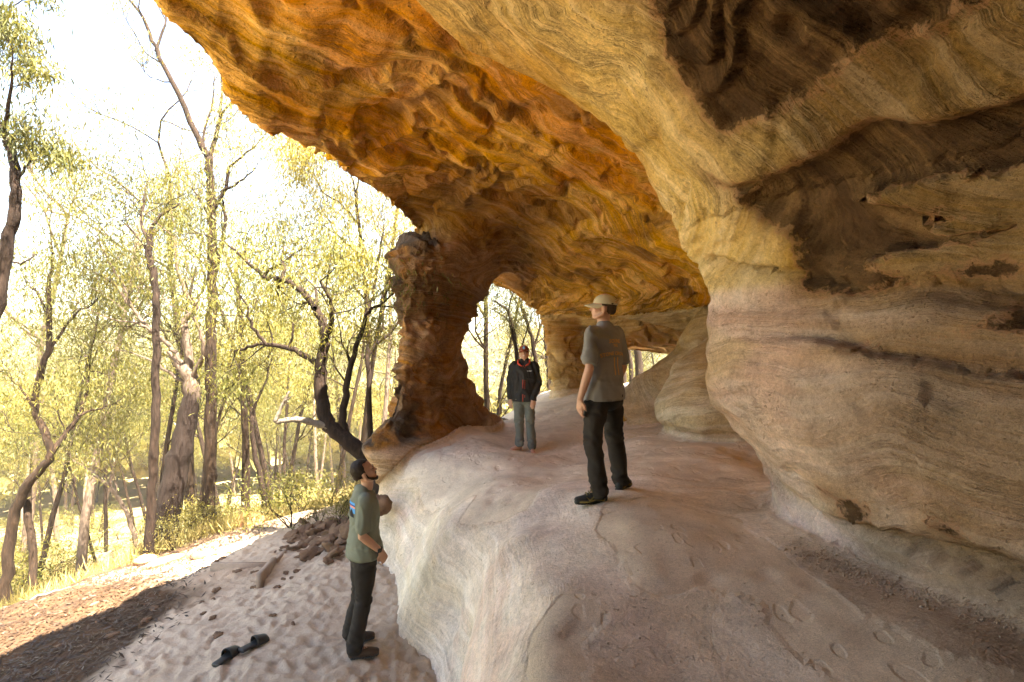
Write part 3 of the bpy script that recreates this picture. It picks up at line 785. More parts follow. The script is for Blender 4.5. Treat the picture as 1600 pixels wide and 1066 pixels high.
def far_ground():
    # polar sheet out to the horizon
    rr = np.concatenate([np.linspace(.5, 30, 120), np.geomspace(30.5, 1500, 110)])
    th = np.linspace(0, 2 * math.pi, 361)[:-1]
    Rr, T = np.meshgrid(rr, th, indexing='ij')
    X = Rr * np.sin(T); Y = Rr * np.cos(T); Z = ground_z(X, Y)
    inn = sstep(0, .4, np.minimum.reduce([X + 9.5, .3 - X, Y - 3.0, 12.0 - Y]))
    Z = Z - .12 * inn - 1.0 * sstep(-1.5, 1.0, X) * sstep(13, 11, Y) * (Rr < 14) * 1.0
    P = np.stack([X.ravel(), Y.ravel(), 0 * X.ravel()], 1)
    Z = Z + (.05 * fbm(P * 1.1, 3, 311)).reshape(X.shape) * sstep(3, 8, Rr)
    C = np.tile(np.array([[.30, .22, .11]]), (len(P), 1))
    C = mixc(C, (.20, .17, .07), sstep(-.2, .4, fbm(P * .35, 4, 312)))
    C = mixc(C, (.42, .31, .20), sstep(.1, .5, fbm(P * .5 + 8, 4, 313)) * .7)
    C = mixc(C, (.10, .115, .04), sstep(60, 140, Rr.ravel()))
    V = np.stack([X, Y, Z], -1).reshape(-1, 3)
    me = mesh_np("hillside", V, grid_faces(len(rr), len(th), wrap=True))
    set_col(me, "Col", C); me.materials.append(M_SAND)
    tag(link(bpy.data.objects.new("hillside", me)), "forested hillside falling to the valley and rising beyond", "hill", kind="structure")
far_ground()
def gz(x, y): return float(ground_z(np.array([x]), np.array([y]))[0])
# ------------------------------------------------------------------ vegetation
class MB:
    def __init__(s): s.V = []; s.Q = []; s.n = 0
    def add(s, V, Q):
        s.V.append(np.asarray(V, float).reshape(-1, 3)); s.Q.append(np.asarray(Q, np.int64).reshape(-1, 4) + s.n); s.n += len(s.V[-1])
    def tube(s, path, rad, n=7):
        P = np.asarray(path, float); m = len(P)
        rad = np.asarray(rad, float) * np.ones(m)
        T = np.gradient(P, axis=0); T /= np.linalg.norm(T, axis=1, keepdims=True) + 1e-9
        up = np.array([.31, .17, .1]) if abs(T[:, 2]).mean() > .5 else np.array([.05, .1, 1.0])
        A = np.cross(T, up); A /= np.linalg.norm(A, axis=1, keepdims=True) + 1e-9
        B = np.cross(T, A)
        t = np.arange(n) / n * 2 * math.pi
        V = P[:, None] + rad[:, None, None] * (A[:, None] * np.cos(t)[None, :, None] + B[:, None] * np.sin(t)[None, :, None])
        F = grid_faces(m, n, wrap=True)
        V = V.reshape(-1, 3)
        V = np.concatenate([V, P[-1:]]); k = (m - 1) * n + np.arange(n)
        cap = np.stack([k, (m - 1) * n + (np.arange(n) + 1) % n, 0 * k + m * n, 0 * k + m * n], 1)
        s.add(V, np.concatenate([F, cap]))
    def build(s, name, mat, parent=None, smooth=True, label=None):
        V = np.concatenate(s.V); Q = np.concatenate(s.Q)
        t = Q[:, 2] == Q[:, 3]
        o = obj_np(name, V, Q[~t] if (~t).any() else None, Q[t][:, :3] if t.any() else None, mat, parent, smooth)
        if label: o["label"] = label
        return o

def empty(name, loc, label, cat, group=None, rz=0):
    o = link(bpy.data.objects.new(name, None)); o.location = loc; o.rotation_euler = (0, 0, rz); o.empty_display_size = .2
    return tag(o, label, cat, group)

def mat_bark(name, c1, c2, c3, zdark=None):
    m, nt, b = new_mat(name)
    P = nt.nodes.new("ShaderNodeTexCoord").outputs["Object"]
    mp = nt.nodes.new("ShaderNodeMapping"); mp.inputs["Scale"].default_value = (6, 6, 1.1); nt.links.new(P, mp.inputs[0])
    a = noise_n(nt, mp.outputs[0], 4, 6, .7); a2 = noise_n(nt, P, 1.2, 4, .6); a3 = noise_n(nt, mp.outputs[0], 14, 3, .6)
    c = ramp_n(nt, a, [(.3, c1), (.5, c2), (.72, c3)])
    c = mix_n(nt, math_n(nt, 'MULTIPLY', a2, .5), c, c1)
    if zdark is not None:
        sx = nt.nodes.new("ShaderNodeSeparateXYZ"); nt.links.new(P, sx.inputs[0])
        h = math_n(nt, 'MULTIPLY_ADD', a2, 1.6, sx.outputs[2])
        f = math_n(nt, 'SUBTRACT', 1.0, math_n(nt, 'SMOOTH_MIN', math_n(nt, 'MAXIMUM', math_n(nt, 'MULTIPLY', math_n(nt, 'SUBTRACT', h, zdark), 3.0), 0.0), 1.0, .1))
        c = mix_n(nt, f, c, (.022, .014, .011))
    nt.links.new(c, b.inputs["Base Color"])
    bump_n(nt, b, [(a, .03, .9), (a3, .01, .6)])
    return m
M_BARK = mat_bark("dark_bark", (.012, .007, .005), (.024, .014, .009), (.055, .033, .022))
M_BARK2 = mat_bark("brown_bark", (.012, .007, .004), (.026, .015, .009), (.070, .040, .022))
M_PALE = mat_bark("pale_bark", (.08, .055, .038), (.14, .10, .075), (.21, .165, .125))
M_CHAR = mat_bark("charred_bark", (.07, .048, .034), (.125, .09, .066), (.20, .15, .115), zdark=3.7)
M_DEAD = mat_bark("dead_wood", (.10, .08, .06), (.17, .14, .11), (.25, .21, .17))

def mat_leaf(name, ca, cb, tr=.35):
    m, nt, b = new_mat(name)
    P = nt.nodes.new("ShaderNodeTexCoord").outputs["Object"]
    oi = nt.nodes.new("ShaderNodeObjectInfo")
    f = noise_n(nt, P, 1.3, 3, .7); g = noise_n(nt, P, 9.0, 2, .6)
    k = math_n(nt, 'ADD', math_n(nt, 'MULTIPLY_ADD', f, 1.7, -.5), math_n(nt, 'MULTIPLY_ADD', oi.outputs["Random"], .5, -.25))
    k = math_n(nt, 'ADD', k, math_n(nt, 'MULTIPLY_ADD', g, 1.2, -.6))
    c = ramp_n(nt, k, [(.0, ca), (1.0, cb)])
    nt.links.new(c, b.inputs["Base Color"]); b.inputs["Roughness"].default_value = .5; b.inputs["Specular IOR Level"].default_value = .35
    t = nt.nodes.new("ShaderNodeBsdfTranslucent"); nt.links.new(mix_n(nt, 1.0, c, (1.0, .95, .35), 'MULTIPLY'), t.inputs[0])
    mx = nt.nodes.new("ShaderNodeMixShader"); mx.inputs[0].default_value = tr
    nt.links.new(b.outputs[0], mx.inputs[1]); nt.links.new(t.outputs[0], mx.inputs[2])
    nt.links.new(mx.outputs[0], nt.nodes["Material Output"].inputs[0])
    return m
M_LEAF = mat_leaf("gum_leaves", (.06, .07, .018), (.25, .205, .045))
M_LEAFY = mat_leaf("yellow_gum_leaves", (.09, .095, .02), (.33, .265, .055))
M_SHRUB = mat_leaf("shrub_leaves", (.06, .065, .02), (.27, .22, .06))
M_FAR = mat_leaf("far_leaves", (.08, .085, .025), (.27, .22, .07), .15)
M_GRASS = mat_leaf("dry_grass", (.22, .18, .06), (.48, .38, .16), .3)

def leaf_quads(rs_, C, n, spread, L, W, droop=1.0, flat=None):
    C = np.asarray(C, float); K = len(C)
    base = np.repeat(C, n, 0) + rs_.normal(0, 1, (K * n, 3)) * (np.asarray(spread) * np.array([1, 1, .8]))
    d = rs_.normal(0, .55, (K * n, 3)); d[:, 2] -= droop
    d /= np.linalg.norm(d, axis=1, keepdims=True)
    s = np.cross(d, rs_.normal(0, 1, (K * n, 3))); s /= np.linalg.norm(s, axis=1, keepdims=True) + 1e-9
    l = L * rs_.uniform(.6, 1.25, (K * n, 1)); w = W * rs_.uniform(.7, 1.3, (K * n, 1))
    bend = np.cross(d, s) * l * rs_.uniform(-.12, .12, (K * n, 1))
    V = np.stack([base, base + d * l * .45 + s * w * .5 + bend, base + d * l, base + d * l * .45 - s * w * .5 + bend], 1)
    return V.reshape(-1, 3), np.arange(K * n * 4).reshape(-1, 4)

def wander(rs_, p, d, length, segs, kink, lift):
    pts = [np.array(p, float)]; d = np.array(d, float); d /= np.linalg.norm(d)
    for k in range(segs):
        d = d + rs_.normal(0, kink, 3); d[2] += lift; d /= np.linalg.norm(d)
        pts.append(pts[-1] + d * length / segs)
    return np.array(pts), d

def grow(mb, rs_, p, d, length, r, lvl, ends, lift=.06, kink=.22):
    segs = 5 if lvl > 0 else 4
    pts, dd = wander(rs_, p, d, length, segs, kink, lift)
    rad = np.linspace(r, r * (.45 if lvl else .25), segs + 1)
    mb.tube(pts, rad, 6 if lvl > 1 else (5 if lvl else 4))
    if lvl == 0:
        ends.append(pts[-1]); ends.append(pts[-2]); ends.append(pts[-3] * .5 + pts[-2] * .5)
        return
    n = rs_.randint(2, 4)
    for k in range(n):
        i = rs_.randint(max(1, segs // 2), segs + 1)
        a = np.cross(dd, rs_.normal(0, 1, 3)); a /= np.linalg.norm(a)
        nd = dd * rs_.uniform(.5, .9) + a * rs_.uniform(.5, .9)
        grow(mb, rs_, pts[i], nd, length * rs_.uniform(.55, .8), max(r * .5, .004), lvl - 1, ends, lift, kink)
    nd = dd + rs_.normal(0, .2, 3)
    grow(mb, rs_, pts[-1], nd, length * .7, r * .45, lvl - 1, ends, lift, kink)

def px_path(L, base, jig=0.0, sub=4, rs_=None):
    P = np.array([at(*q) for q in L]); P = crom(P, sub)
    if jig and rs_ is not None: P[1:-1] += rs_.normal(0, jig, (len(P) - 2, 3))
    return P - np.array(base)

def hero(label, d, trunk, r0, r1, branches, mat, leafmat, name="eucalyptus_tree", leaves=26, spread=.22, L=.11, W=.016, seed=1, lvl=1, extra=(), bl=.9, nbr=3, parts_mat=None, group=None):
    """tree whose trunk and main limbs follow the picture: px lists of (px, py[, depth])"""
    rs_ = np.random.RandomState(seed)
    def P3(l): return [(q[0], q[1], q[2] if len(q) > 2 else d) for q in l]
    base = np.array(at(*P3(trunk)[0]))
    base[2] = min(base[2], gz(base[0], base[1])) if d > 8.8 else base[2]
    root = empty(name, tuple(base), label, "tree", group)
    tb = MB(); bb = MB(); ends = []
    tp = px_path(P3(trunk), base, .012, 4, rs_)
    if tp[0][2] > 0.01 : tp = np.concatenate([[[0, 0, -.3]], tp])
    else: tp = np.concatenate([[[tp[0][0] * 1.0, tp[0][1], -.4]], tp])
    rad = np.linspace(r0, r1, len(tp)) * (1 + rs_.normal(0, .03, len(tp))); rad[:3] *= np.array([1.45, 1.25, 1.08])
    tb.tube(tp, rad, 12)
    for br in branches:
        l, a, b_ = br[0], br[1], br[2]
        nb = br[3] if len(br) > 3 else nbr
        dz = rs_.uniform(-.5, .7)
        pl = P3(l); n = len(pl)
        if len(l[0]) == 2:
            pl = [(q[0], q[1], q[2] + dz * i / max(1, n - 1)) for i, q in enumerate(pl)]
        bp = px_path(pl, base, .012, 4, rs_)
        if nb == 0: sb = MB(); sb.tube(bp, np.linspace(a, b_, len(bp)), 8); sb.build('branch', mat, root)
        else: bb.tube(bp, np.linspace(a, b_, len(bp)), 8)
        for k in range(nb):
            i = rs_.randint(len(bp) // 3, len(bp)) if k else len(bp) - 1
            dd = bp[min(i, len(bp) - 1)] - bp[max(i - 2, 0)]; dd /= np.linalg.norm(dd) + 1e-9
            nd = dd * .7 + rs_.normal(0, .55, 3)
            grow(bb, rs_, bp[i], nd, bl * rs_.uniform(.7, 1.2), max(b_ * .8, .006), lvl, ends)
    tb.build("trunk", mat, root)
    if branches: bb.build("branches", parts_mat or mat, root)
    for (px, py, dd, n, sp) in extra:
        c = np.array(at(px, py, dd)) - base
        ends += list(c + rs_.normal(0, 1, (n, 3)) * np.array([sp, sp, sp]))
    if ends and leaves:
        lb = MB(); V, Q = leaf_quads(rs_, ends, int(leaves * 1.5), spread, L, W); lb.add(V, Q)
        lb.build("crown", leafmat, root, smooth=False)
    return root

hero("tall straight brown gum at the slope edge, forking high beside the roof lip", 11.0,
     [(326,822),(327,760),(329,690),(330,600),(331,520),(332,440),(330,350),(329,290),(327,245)], .135, .075,
     [([(327,250),(305,205),(270,130),(243,75),(225,30),(196,-10)], .07, .02, 4), ([(243,80),(258,40),(262,5)], .03, .015, 2), ([(328,245),(340,205),(346,160),(345,110)], .05, .015, 3),
      ([(338,200),(352,172),(375,152),(392,146)], .03, .012, 3), ([(331,335),(352,292),(358,262),(385,240),(412,214)], .045, .012, 4), ([(345,300),(375,285),(400,262)], .03, .01, 3),
      ([(332,440),(345,390),(352,340),(346,310)], .05, .02, 3), ([(329,345),(310,310),(290,285),(262,275)], .03, .01, 3), ([(328,250),(318,215),(332,160),(335,120)], .03, .01, 3)],
     M_BARK2, M_LEAFY, seed=3, spread=.20, leaves=24, lvl=1, bl=.85)
hero("thick leaning gum, charred black below and pale grey above, with forked limbs", 10.0,
     [(250,862),(258,815),(268,765),(280,715),(290,670),(299,625),(297,595),(288,572)], .27, .12,
     [([(291,590),(296,560),(290,525),(290,500),(306,478),(290,455),(276,415),(272,370)], .085, .02, 3), ([(297,600),(308,575),(318,550),(312,520),(302,490),(312,465)], .06, .015, 2),
      ([(290,590),(276,565),(262,550)], .07, .03, 0), ([(290,600),(262,580),(230,560),(190,548)], .04, .01, 2), ([(287,575),(270,545),(240,520),(205,480),(180,445),(140,420),(110,400)], .045, .012, 6),
      ([(240,520),(215,505),(180,500)], .025, .01, 3), ([(205,480),(190,440),(170,410),(150,370)], .03, .01, 4)],
     M_CHAR, M_LEAFY, seed=4, leaves=30, spread=.3, bl=1.1)
hero("slim crooked dark trunked gum beside the charred leaning tree", 9.3,
     [(231,886),(235,830),(238,760),(241,690),(243,620),(243,550),(244,470),(240,430),(233,400),(235,360)], .085, .05,
     [([(235,362),(245,342),(262,330),(282,318)], .035, .012, 3), ([(234,380),(222,350),(226,310),(232,280)], .03, .01, 4), ([(236,400),(215,370),(190,345)], .025, .01, 4)],
     M_BARK, M_LEAF, seed=5, leaves=30, spread=.25)
hero("twisted dark limbed gum leaning out from the pillar base with a white dead branch", 8.6,
     [(600,735,8.6),(575,715,8.6),(545,692,8.6),(520,670),(508,648),(502,620),(500,590),(503,560),(509,532)], .15, .085,
     [([(509,532),(505,505),(494,484),(478,462),(458,444),(436,436),(412,434)], .08, .04, 3), ([(412,434),(395,415),(372,395),(352,378)], .035, .012, 3), ([(440,437),(446,420),(440,405),(444,385)], .03, .01, 3),
      ([(503,575),(485,560),(455,546),(425,538),(395,540),(366,549)], .06, .02, 3), ([(452,545),(458,515),(456,498)], .025, .008, 2), ([(415,538),(395,510),(385,480),(370,455)], .03, .01, 4),
      ([(492,482),(496,465),(492,450)], .04, .015, 2), ([(545,692),(536,660),(540,620),(546,580),(560,530),(572,490),(592,478)], .075, .025, 5), ([(509,532),(518,500),(516,470),(500,440)], .05, .015, 4)],
     M_BARK, M_LEAFY, seed=6, leaves=26, spread=.22, bl=.8)
hero("gum with two stems joining low down at the far side of the litter slope", 9.8,
     [(8,948),(12,880),(22,810),(38,765),(62,735),(78,712),(72,680),(56,645),(58,600),(70,560),(78,500),(76,450)], .10, .04,
     [([(52,915),(50,860),(44,810),(42,770),(48,748)], .07, .06, 0), ([(78,712),(100,680),(122,650),(135,610),(140,570)], .06, .02, 4), ([(72,560),(95,520),(120,490),(150,470)], .035, .01, 5),
      ([(77,500),(60,460),(40,440)], .03, .01, 4), ([(76,450),(82,400),(78,360)], .035, .01, 4), ([(56,645),(35,610),(15,590)], .03, .01, 4), ([(122,650),(150,640),(180,630)], .03, .01, 4)],
     M_BARK2, M_LEAF, seed=8, leaves=34, spread=.28)
hero("near gum with a crooked bare trunk and drooping leaf clusters at the frame's left edge", 6.3,
     [(-190,1000,6.3),(-120,800,6.3),(-60,620,6.3),(-12,500),(4,420),(20,350),(25,300),(20,250),(5,205),(-20,180)], .10, .035,
     [([(8,400),(25,412),(48,405),(58,398)], .015, .006, 0), ([(24,290),(40,262),(58,245)], .02, .008, 2), ([(5,205),(15,150),(20,90)], .025, .008, 2), ([(-20,180),(-30,90),(0,40),(20,10)], .03, .01, 2)],
     M_BARK, M_LEAF, seed=9, leaves=20, spread=.09, L=.11, W=.018, bl=.35, lvl=1,
     extra=[(12,60,6.2,16,.10), (45,60,6.2,7,.10), (28,105,6.2,12,.12), (65,105,6.2,3,.08), (10,15,6.2,8,.12), (15,190,6.3,9,.12), (50,205,6.3,8,.11), (70,235,6.3,9,.10), (80,250,6.3,4,.1)])
hero("slender twin gum with light green crown close beside the pillar", 10.5,
     [(579,720),(578,655),(575,560),(573,480),(569,420),(560,350),(556,300)], .062, .03,
     [([(573,500),(585,450),(592,400),(600,350)], .04, .012, 4), ([(572,470),(548,440),(528,425),(510,400)], .025, .008, 5), ([(560,350),(535,320),(505,300),(490,270)], .02, .008, 5), ([(556,310),(548,275),(520,250)], .02, .008, 5),
      ([(575,560),(595,520),(600,480),(592,440)], .03, .01, 4), ([(565,400),(530,370),(500,350)], .02, .008, 5), ([(556,300),(562,270),(575,250)], .02, .008, 4)],
     M_BARK, M_LEAFY, seed=10, leaves=34, spread=.22, bl=.85, L=.14)
hero("straight thin gum in the middle of the slope behind the track", 14.5,
     [(384,832),(384,770),(384,700),(381,620),(378,540),(374,470),(368,420)], .125, .05,
     [([(376,520),(395,480),(410,450)], .04, .01, 5), ([(380,600),(400,575),(418,560),(430,530)], .04, .01, 5), ([(370,440),(350,400),(345,360)], .04, .01, 5), ([(374,480),(360,440),(340,420)], .03, .01, 5)],
     M_BARK2, M_LEAFY, seed=11, leaves=34, spread=.3, bl=1.2)
hero("forked dark sapling trunk just right of the straight thin gum", 13.5,
     [(414,820),(412,780),(405,735),(396,690),(393,650)], .085, .05,
     [([(393,652),(385,615),(374,585),(378,540)], .04, .015, 4), ([(393,652),(405,620),(418,590),(425,550)], .045, .015, 5)],
     M_BARK, M_LEAFY, seed=12, leaves=34, spread=.3, bl=1.1)
hero("leaning pale sapling low in the valley side between the slim trunks", 12.0,
     [(215,880),(205,820),(185,780),(165,755),(140,740)], .06, .03, [([(165,755),(140,735),(110,715)], .03, .01, 4), ([(185,780),(178,740),(170,700)], .02, .01, 4)],
     M_PALE, M_SHRUB, seed=13, leaves=26, spread=.25)
hero("thin crooked gum seen through the arch behind the standing man, leaning inward", 17.0,
     [(812,680),(811,600),(806,545),(800,505),(790,482),(770,470)], .09, .03,
     [([(805,540),(795,500),(798,470),(810,440)], .04, .01, 5), ([(800,505),(780,490),(762,480)], .03, .01, 4), ([(808,560),(822,520),(832,490)], .03, .01, 5)],
     M_BARK, M_LEAF, seed=14, leaves=34, spread=.3, bl=1.0)
hero("dark forked gum seen through the arch close to the far rock edge", 18.0,
     [(846,680),(840,600),(834,545),(826,510),(812,470)], .10, .04,
     [([(834,545),(842,510),(838,470)], .04, .01, 5), ([(826,510),(815,480),(820,440),(835,420)], .04, .01, 6)],
     M_BARK, M_LEAF, seed=15, leaves=34, spread=.32, bl=1.0)
for k, (px, r) in enumerate(((974, .17), (988, .10), (1001, .19))):
    hero(("left", "middle", "right")[k] + " trunk of the three gums seen through the small back opening", 21.0 + k, [(px, 620), (px - 2, 580), (px - 6, 540), (px - 9, 480), (px - 12, 400)], r, r * .7,
         [([(px - 6, 520), (px + 14, 480), (px + 20, 430)], .05, .02, 5)], M_BARK, M_LEAFY, seed=20 + k, leaves=30, spread=.4, bl=1.5)

# the white dead limb belongs to the twisted gum
def white_branch():
    for o in bpy.data.objects:
        if o.parent is None and o.get("label", "").startswith("twisted dark limbed"):
            b = np.array(o.location); mb = MB()
            mb.tube(px_path([(515,668,8.55),(495,662,8.5),(470,656,8.4),(445,657,8.35),(431,659,8.3),(436,645,8.3),(444,627,8.3),(452,612,8.3)], b, 0, 4), np.linspace(.065, .016, 29) * (1 + .18 * np.sin(np.arange(29) * 2.3)), 8)
            mb.tube(px_path([(444,627,8.3),(450,624,8.25),(458,618,8.2)], b, 0, 3), np.linspace(.018, .006, 7), 5)
            mb.build("dead_branch", M_DEAD, o, label="bleached white dead branch bent upward")
white_branch()

# ---- background gums: a few prototypes, many copies
def proto_tree(seed, H, r, mat, leafmat, lean, lvl=2, nlv=16, spread=.42, L=.16, W=.024):
    rs_ = np.random.RandomState(seed); tb = MB(); bb = MB(); ends = []
    pts, dd = wander(rs_, (0, 0, -.5), (lean * .6, rs_.normal(0, .05), 1), H * .8, 9, .045, .03)
    tb.tube(pts, np.linspace(r * 1.2, r * .4, len(pts)), 8)
    nb = rs_.randint(6, 9)
    for k in range(nb):
        i = rs_.randint(4, 10)
        a = rs_.uniform(0, 6.28); nd = np.array([math.cos(a) * .8, math.sin(a) * .8, rs_.uniform(.35, 1.0)])
        grow(tb, rs_, pts[i], nd, H * rs_.uniform(.10, .18), r * .35, lvl, ends, .05, .25)
    V, Q = leaf_quads(rs_, ends, nlv, spread, L, W); lb = MB(); lb.add(V, Q)
    root = empty("gum_tree", (0, 0, -200), "x", "tree")
    tb.build("trunk", mat, root); lb.build("crown", leafmat, root, smooth=False)
    return root
TREE_LABELS = ["dark trunked gum with thin yellow green crown in the woodland on the valley side",
               "brown trunked gum with loose yellow crown in the woodland on the valley side",
               "pale trunked gum with sparse olive crown in the woodland on the valley side"]
protos = []
for s, (H, r, kind, ln) in enumerate([(13, .10, 0, .1), (15, .13, 1, -.08), (11, .07, 0, .15), (16, .12, 2, .05), (12, .08, 1, -.15), (10, .06, 0, .2)]):
    protos.append((proto_tree(50 + s, H, r, (M_BARK, M_BARK2, M_PALE)[kind], (M_LEAF, M_LEAFY, M_LEAF)[kind], ln), kind))

def copy_tree(o, loc, rz, sc, label, group):
    c = o.copy(); COL.objects.link(c); c.location = loc; c.rotation_euler = (0, 0, rz); c.scale = (sc, sc, sc)
    c["label"] = label; c["group"] = group
    for ch in o.children:
        d = ch.copy(); COL.objects.link(d); d.parent = c
    return c

rt = np.random.RandomState(99)
spots = []
tries = 0
while len(spots) < NTREES and tries < 20000:
    tries += 1
    px = rt.uniform(-120, 880) if rt.rand() < .9 else rt.uniform(950, 1070)
    d = 13 + 50 * rt.rand() ** 1.5
    if 600 < px and d < 19: continue
    if 340 < px < 600 and d < 15.5: continue
    if px > 940 and d < 24: continue
    x = (px - 800) / 800 * d
    if any((x - a) ** 2 + (d - b) ** 2 < (1.2 + d * .02) ** 2 for a, b, _ in spots): continue
    spots.append((x, d, px))
for k, (x, y, px) in enumerate(spots):
    o, kind = protos[rt.randint(len(protos))]
    copy_tree(o, (x, y, gz(x, y) - .1), rt.uniform(0, 6.28), rt.uniform(.7, 1.2), TREE_LABELS[kind], "%s gums of the valley woodland" % ("dark trunked", "brown trunked", "pale trunked")[kind])
for o, _ in protos:
    for c in list(o.children): bpy.data.objects.remove(c)
    bpy.data.objects.remove(o)

# ---- shrubs
def proto_shrub(seed, h, n, L, W, mat):
    rs_ = np.random.RandomState(seed); bb = MB(); ends = []
    for k in range(6):
        a = rs_.uniform(0, 6.28); nd = np.array([math.cos(a) * .5, math.sin(a) * .5, 1.0])
        grow(bb, rs_, (0, 0, -.05), nd, h * rs_.uniform(.4, .6), .012, 1, ends, .02, .25)
    V, Q = leaf_quads(rs_, ends, n, h * .12, L, W, droop=-.3); lb = MB(); lb.add(V, Q)
    root = empty("shrub", (0, 0, -200), "x", "shrub")
    bb.build("stems", M_BARK2, root); lb.build("foliage", mat, root, smooth=False)
    return root
sp = [proto_shrub(70, 1.0, 14, .07, .015, M_SHRUB), proto_shrub(71, 1.5, 16, .09, .018, M_LEAFY), proto_shrub(72, .7, 14, .06, .013, M_GRASS)]
shr = [(455, 770, 9.4, 1, 1.0, "pale yellow leafy shrub between the path and the rubble bank"), (500, 790, 9.3, 2, .8, "fine leaved yellow bush right behind the bearded man"), (535, 775, 8.6, 0, .9, "fine yellow bush against the plinth of the pillar"),
       (520, 740, 11.0, 1, .8, "taller pale bush under the twisted gum"), (300, 825, 10.3, 1, .75, "leafy green shrub at the foot of the straight brown gum"), (270, 850, 9.6, 0, .8, "low leafy shrub at the foot of the charred leaning tree"),
       (345, 815, 11.5, 2, 1.0, "low yellow shrub right of the straight brown gum's foot"), (470, 715, 11.5, 0, 1.3, "bush rising behind the pale yellow shrub under the twisted gum")]
for px, py, d, k, s, lb in shr:
    x = (px - 800) / 800 * d
    copy_tree(sp[k], (x, d, gz(x, d)), rt.uniform(0, 6), s, lb, "shrubs beside the sunlit track")
n = 0
while n < NSHRUB:
    px = rt.uniform(-60, 860); d = 9.5 + 26 * rt.rand() ** 1.3
    if px > 560 and d < 17.5: continue
    if px > 340 and d < 12.5 + (px > 400) * 1: continue
    x = (px - 800) / 800 * d
    if d < 10.2 and px > 220: continue
    if x > -1.2 and d < 19: continue
    copy_tree(sp[rt.randint(3)], (x, d, gz(x, d) - .03), rt.uniform(0, 6), rt.uniform(.8, 1.7), "yellow green undergrowth shrub on the wooded slope", "undergrowth shrubs of the wooded slope"); n += 1
for o in sp:
    for c in list(o.children): bpy.data.objects.remove(c)
    bpy.data.objects.remove(o)

# ---- grass and far forest: uncountable
def grass():
    rs_ = np.random.RandomState(5); C = []
    while len(C) < 2600:
        px = rs_.uniform(-60, 620); d = 8.2 + 9 * rs_.rand()
        x = (px - 800) / 800 * d
        edge = np.interp(x, [-12, -8, -6.5, -5, -4.2, -3.2, -2.5], [7.2, 8.2, 9.3, 10.3, 11.6, 9.3, 8.8])
        if d < edge + rs_.exponential(.3): continue
        if -5.2 < x < -3.5 and d < 12.5 + rs_.rand(): continue
        if x > -2.4: continue
        C.append((x, d, gz(x, d)))
    V, Q = leaf_quads(rs_, C, 16, .09, .30, .012, droop=-1.3); V[:, 2] = np.maximum(V[:, 2], np.repeat(np.array(C)[:, 2], 64) - .05)
    o = obj_np("dry_grass", V, Q, None, M_GRASS, None, False); tag(o, "dry yellow grass along the edge of the slope", "grass", kind="stuff")
grass()
def far_forest():
    rs_ = np.random.RandomState(6); n = 6500
    r = 58 + 400 * rs_.rand(n) ** 1.15; a = rs_.uniform(-.95, .45, n)
    x = r * np.sin(a); y = r * np.cos(a); z = ground_z(x, y)
    s = rs_.uniform(1.6, 3.2, n); h = rs_.uniform(5, 10, n)
    C = np.stack([x, y, z + h], 1)
    m = 56
    base = np.repeat(C, m, 0); dv = rs_.normal(0, 1, (n * m, 3)); dv /= np.linalg.norm(dv, axis=1, keepdims=True)
    S = np.repeat(s, m)[:, None]
    base = base + dv * S * rs_.uniform(.5, 1.1, (n * m, 1)) * np.array([1, 1, 1.15])
    t = rs_.normal(0, 1, (n * m, 3)); t /= np.linalg.norm(t, axis=1, keepdims=True)
    u = np.cross(t, rs_.normal(0, 1, (n * m, 3))); u /= np.linalg.norm(u, axis=1, keepdims=True)
    q = .38 * S * rs_.uniform(.6, 1.3, (n * m, 1))
    V = np.stack([base - t * q, base - u * q * .6, base + t * q, base + u * q * .6], 1).reshape(-1, 3)
    o = obj_np("far_forest", V, np.arange(n * m * 4).reshape(-1, 4), None, M_FAR, None, False)
    tag(o, "far gum forest covering the valley and the hill beyond", "forest", kind="stuff")
far_forest()
# ------------------------------------------------------------------ people
def bvh_of(name):
    me = bpy.data.objects[name].data
    V = verts_of(me).tolist(); Q, T = faces_of(me)
    return BVHTree.FromPolygons(V, Q.tolist() + T.tolist())
BV_FLOOR = bvh_of("rock_floor"); BV_SAND = bvh_of("sand_ground")
def drop(x, y, z0=2.0, which=None):
    zs = []
    for b in ((BV_FLOOR, BV_SAND) if which is None else (which,)):
        h = b.ray_cast(Vector((x, y, z0)), Vector((0, 0, -1)))
        if h[0] is not None: zs.append(h[0].z)
    return max(zs) if zs else -99.0

def mat_plain(name, col, rough=.8, bump=0.0, scale=60, var=.15, sheen=0.0, spec=.2):
    m, nt, b = new_mat(name)
    P = nt.nodes.new("ShaderNodeTexCoord").outputs["Object"]
    f = noise_n(nt, P, scale, 3, .6); g = noise_n(nt, P, 6, 3, .6)
    k = math_n(nt, 'ADD', math_n(nt, 'MULTIPLY_ADD', f, var, 1 - var / 2), math_n(nt, 'MULTIPLY_ADD', g, var * 1.4, -var * .7))
    c = nt.nodes.new("ShaderNodeVectorMath"); c.operation = 'SCALE'; c.inputs[0].default_value = col; nt.links.new(k, c.inputs[3])
    nt.links.new(c.outputs[0], b.inputs["Base Color"])
    b.inputs["Roughness"].default_value = rough; b.inputs["Specular IOR Level"].default_value = spec
    if bump: bump_n(nt, b, [(f, bump, .6), (g, bump * 5, .4)])
    if sheen: b.inputs["Sheen Weight"].default_value = sheen
    return m
def mat_skin(name, col):
    m = mat_plain(name, col, .5, .0006, 180, .12, spec=.35); b = m.node_tree.nodes["Principled BSDF"]
    b.inputs["Subsurface Weight"].default_value = .12; b.inputs["Subsurface Radius"].default_value = (.02, .008, .004)
    return m
M_SKIN1 = mat_skin("fair_skin", (.56, .31, .21)); M_SKIN2 = mat_skin("tanned_skin", (.46, .25, .16))
M_HAIR = mat_plain("dark_hair", (.022, .013, .009), .6, .002, 150, .5)
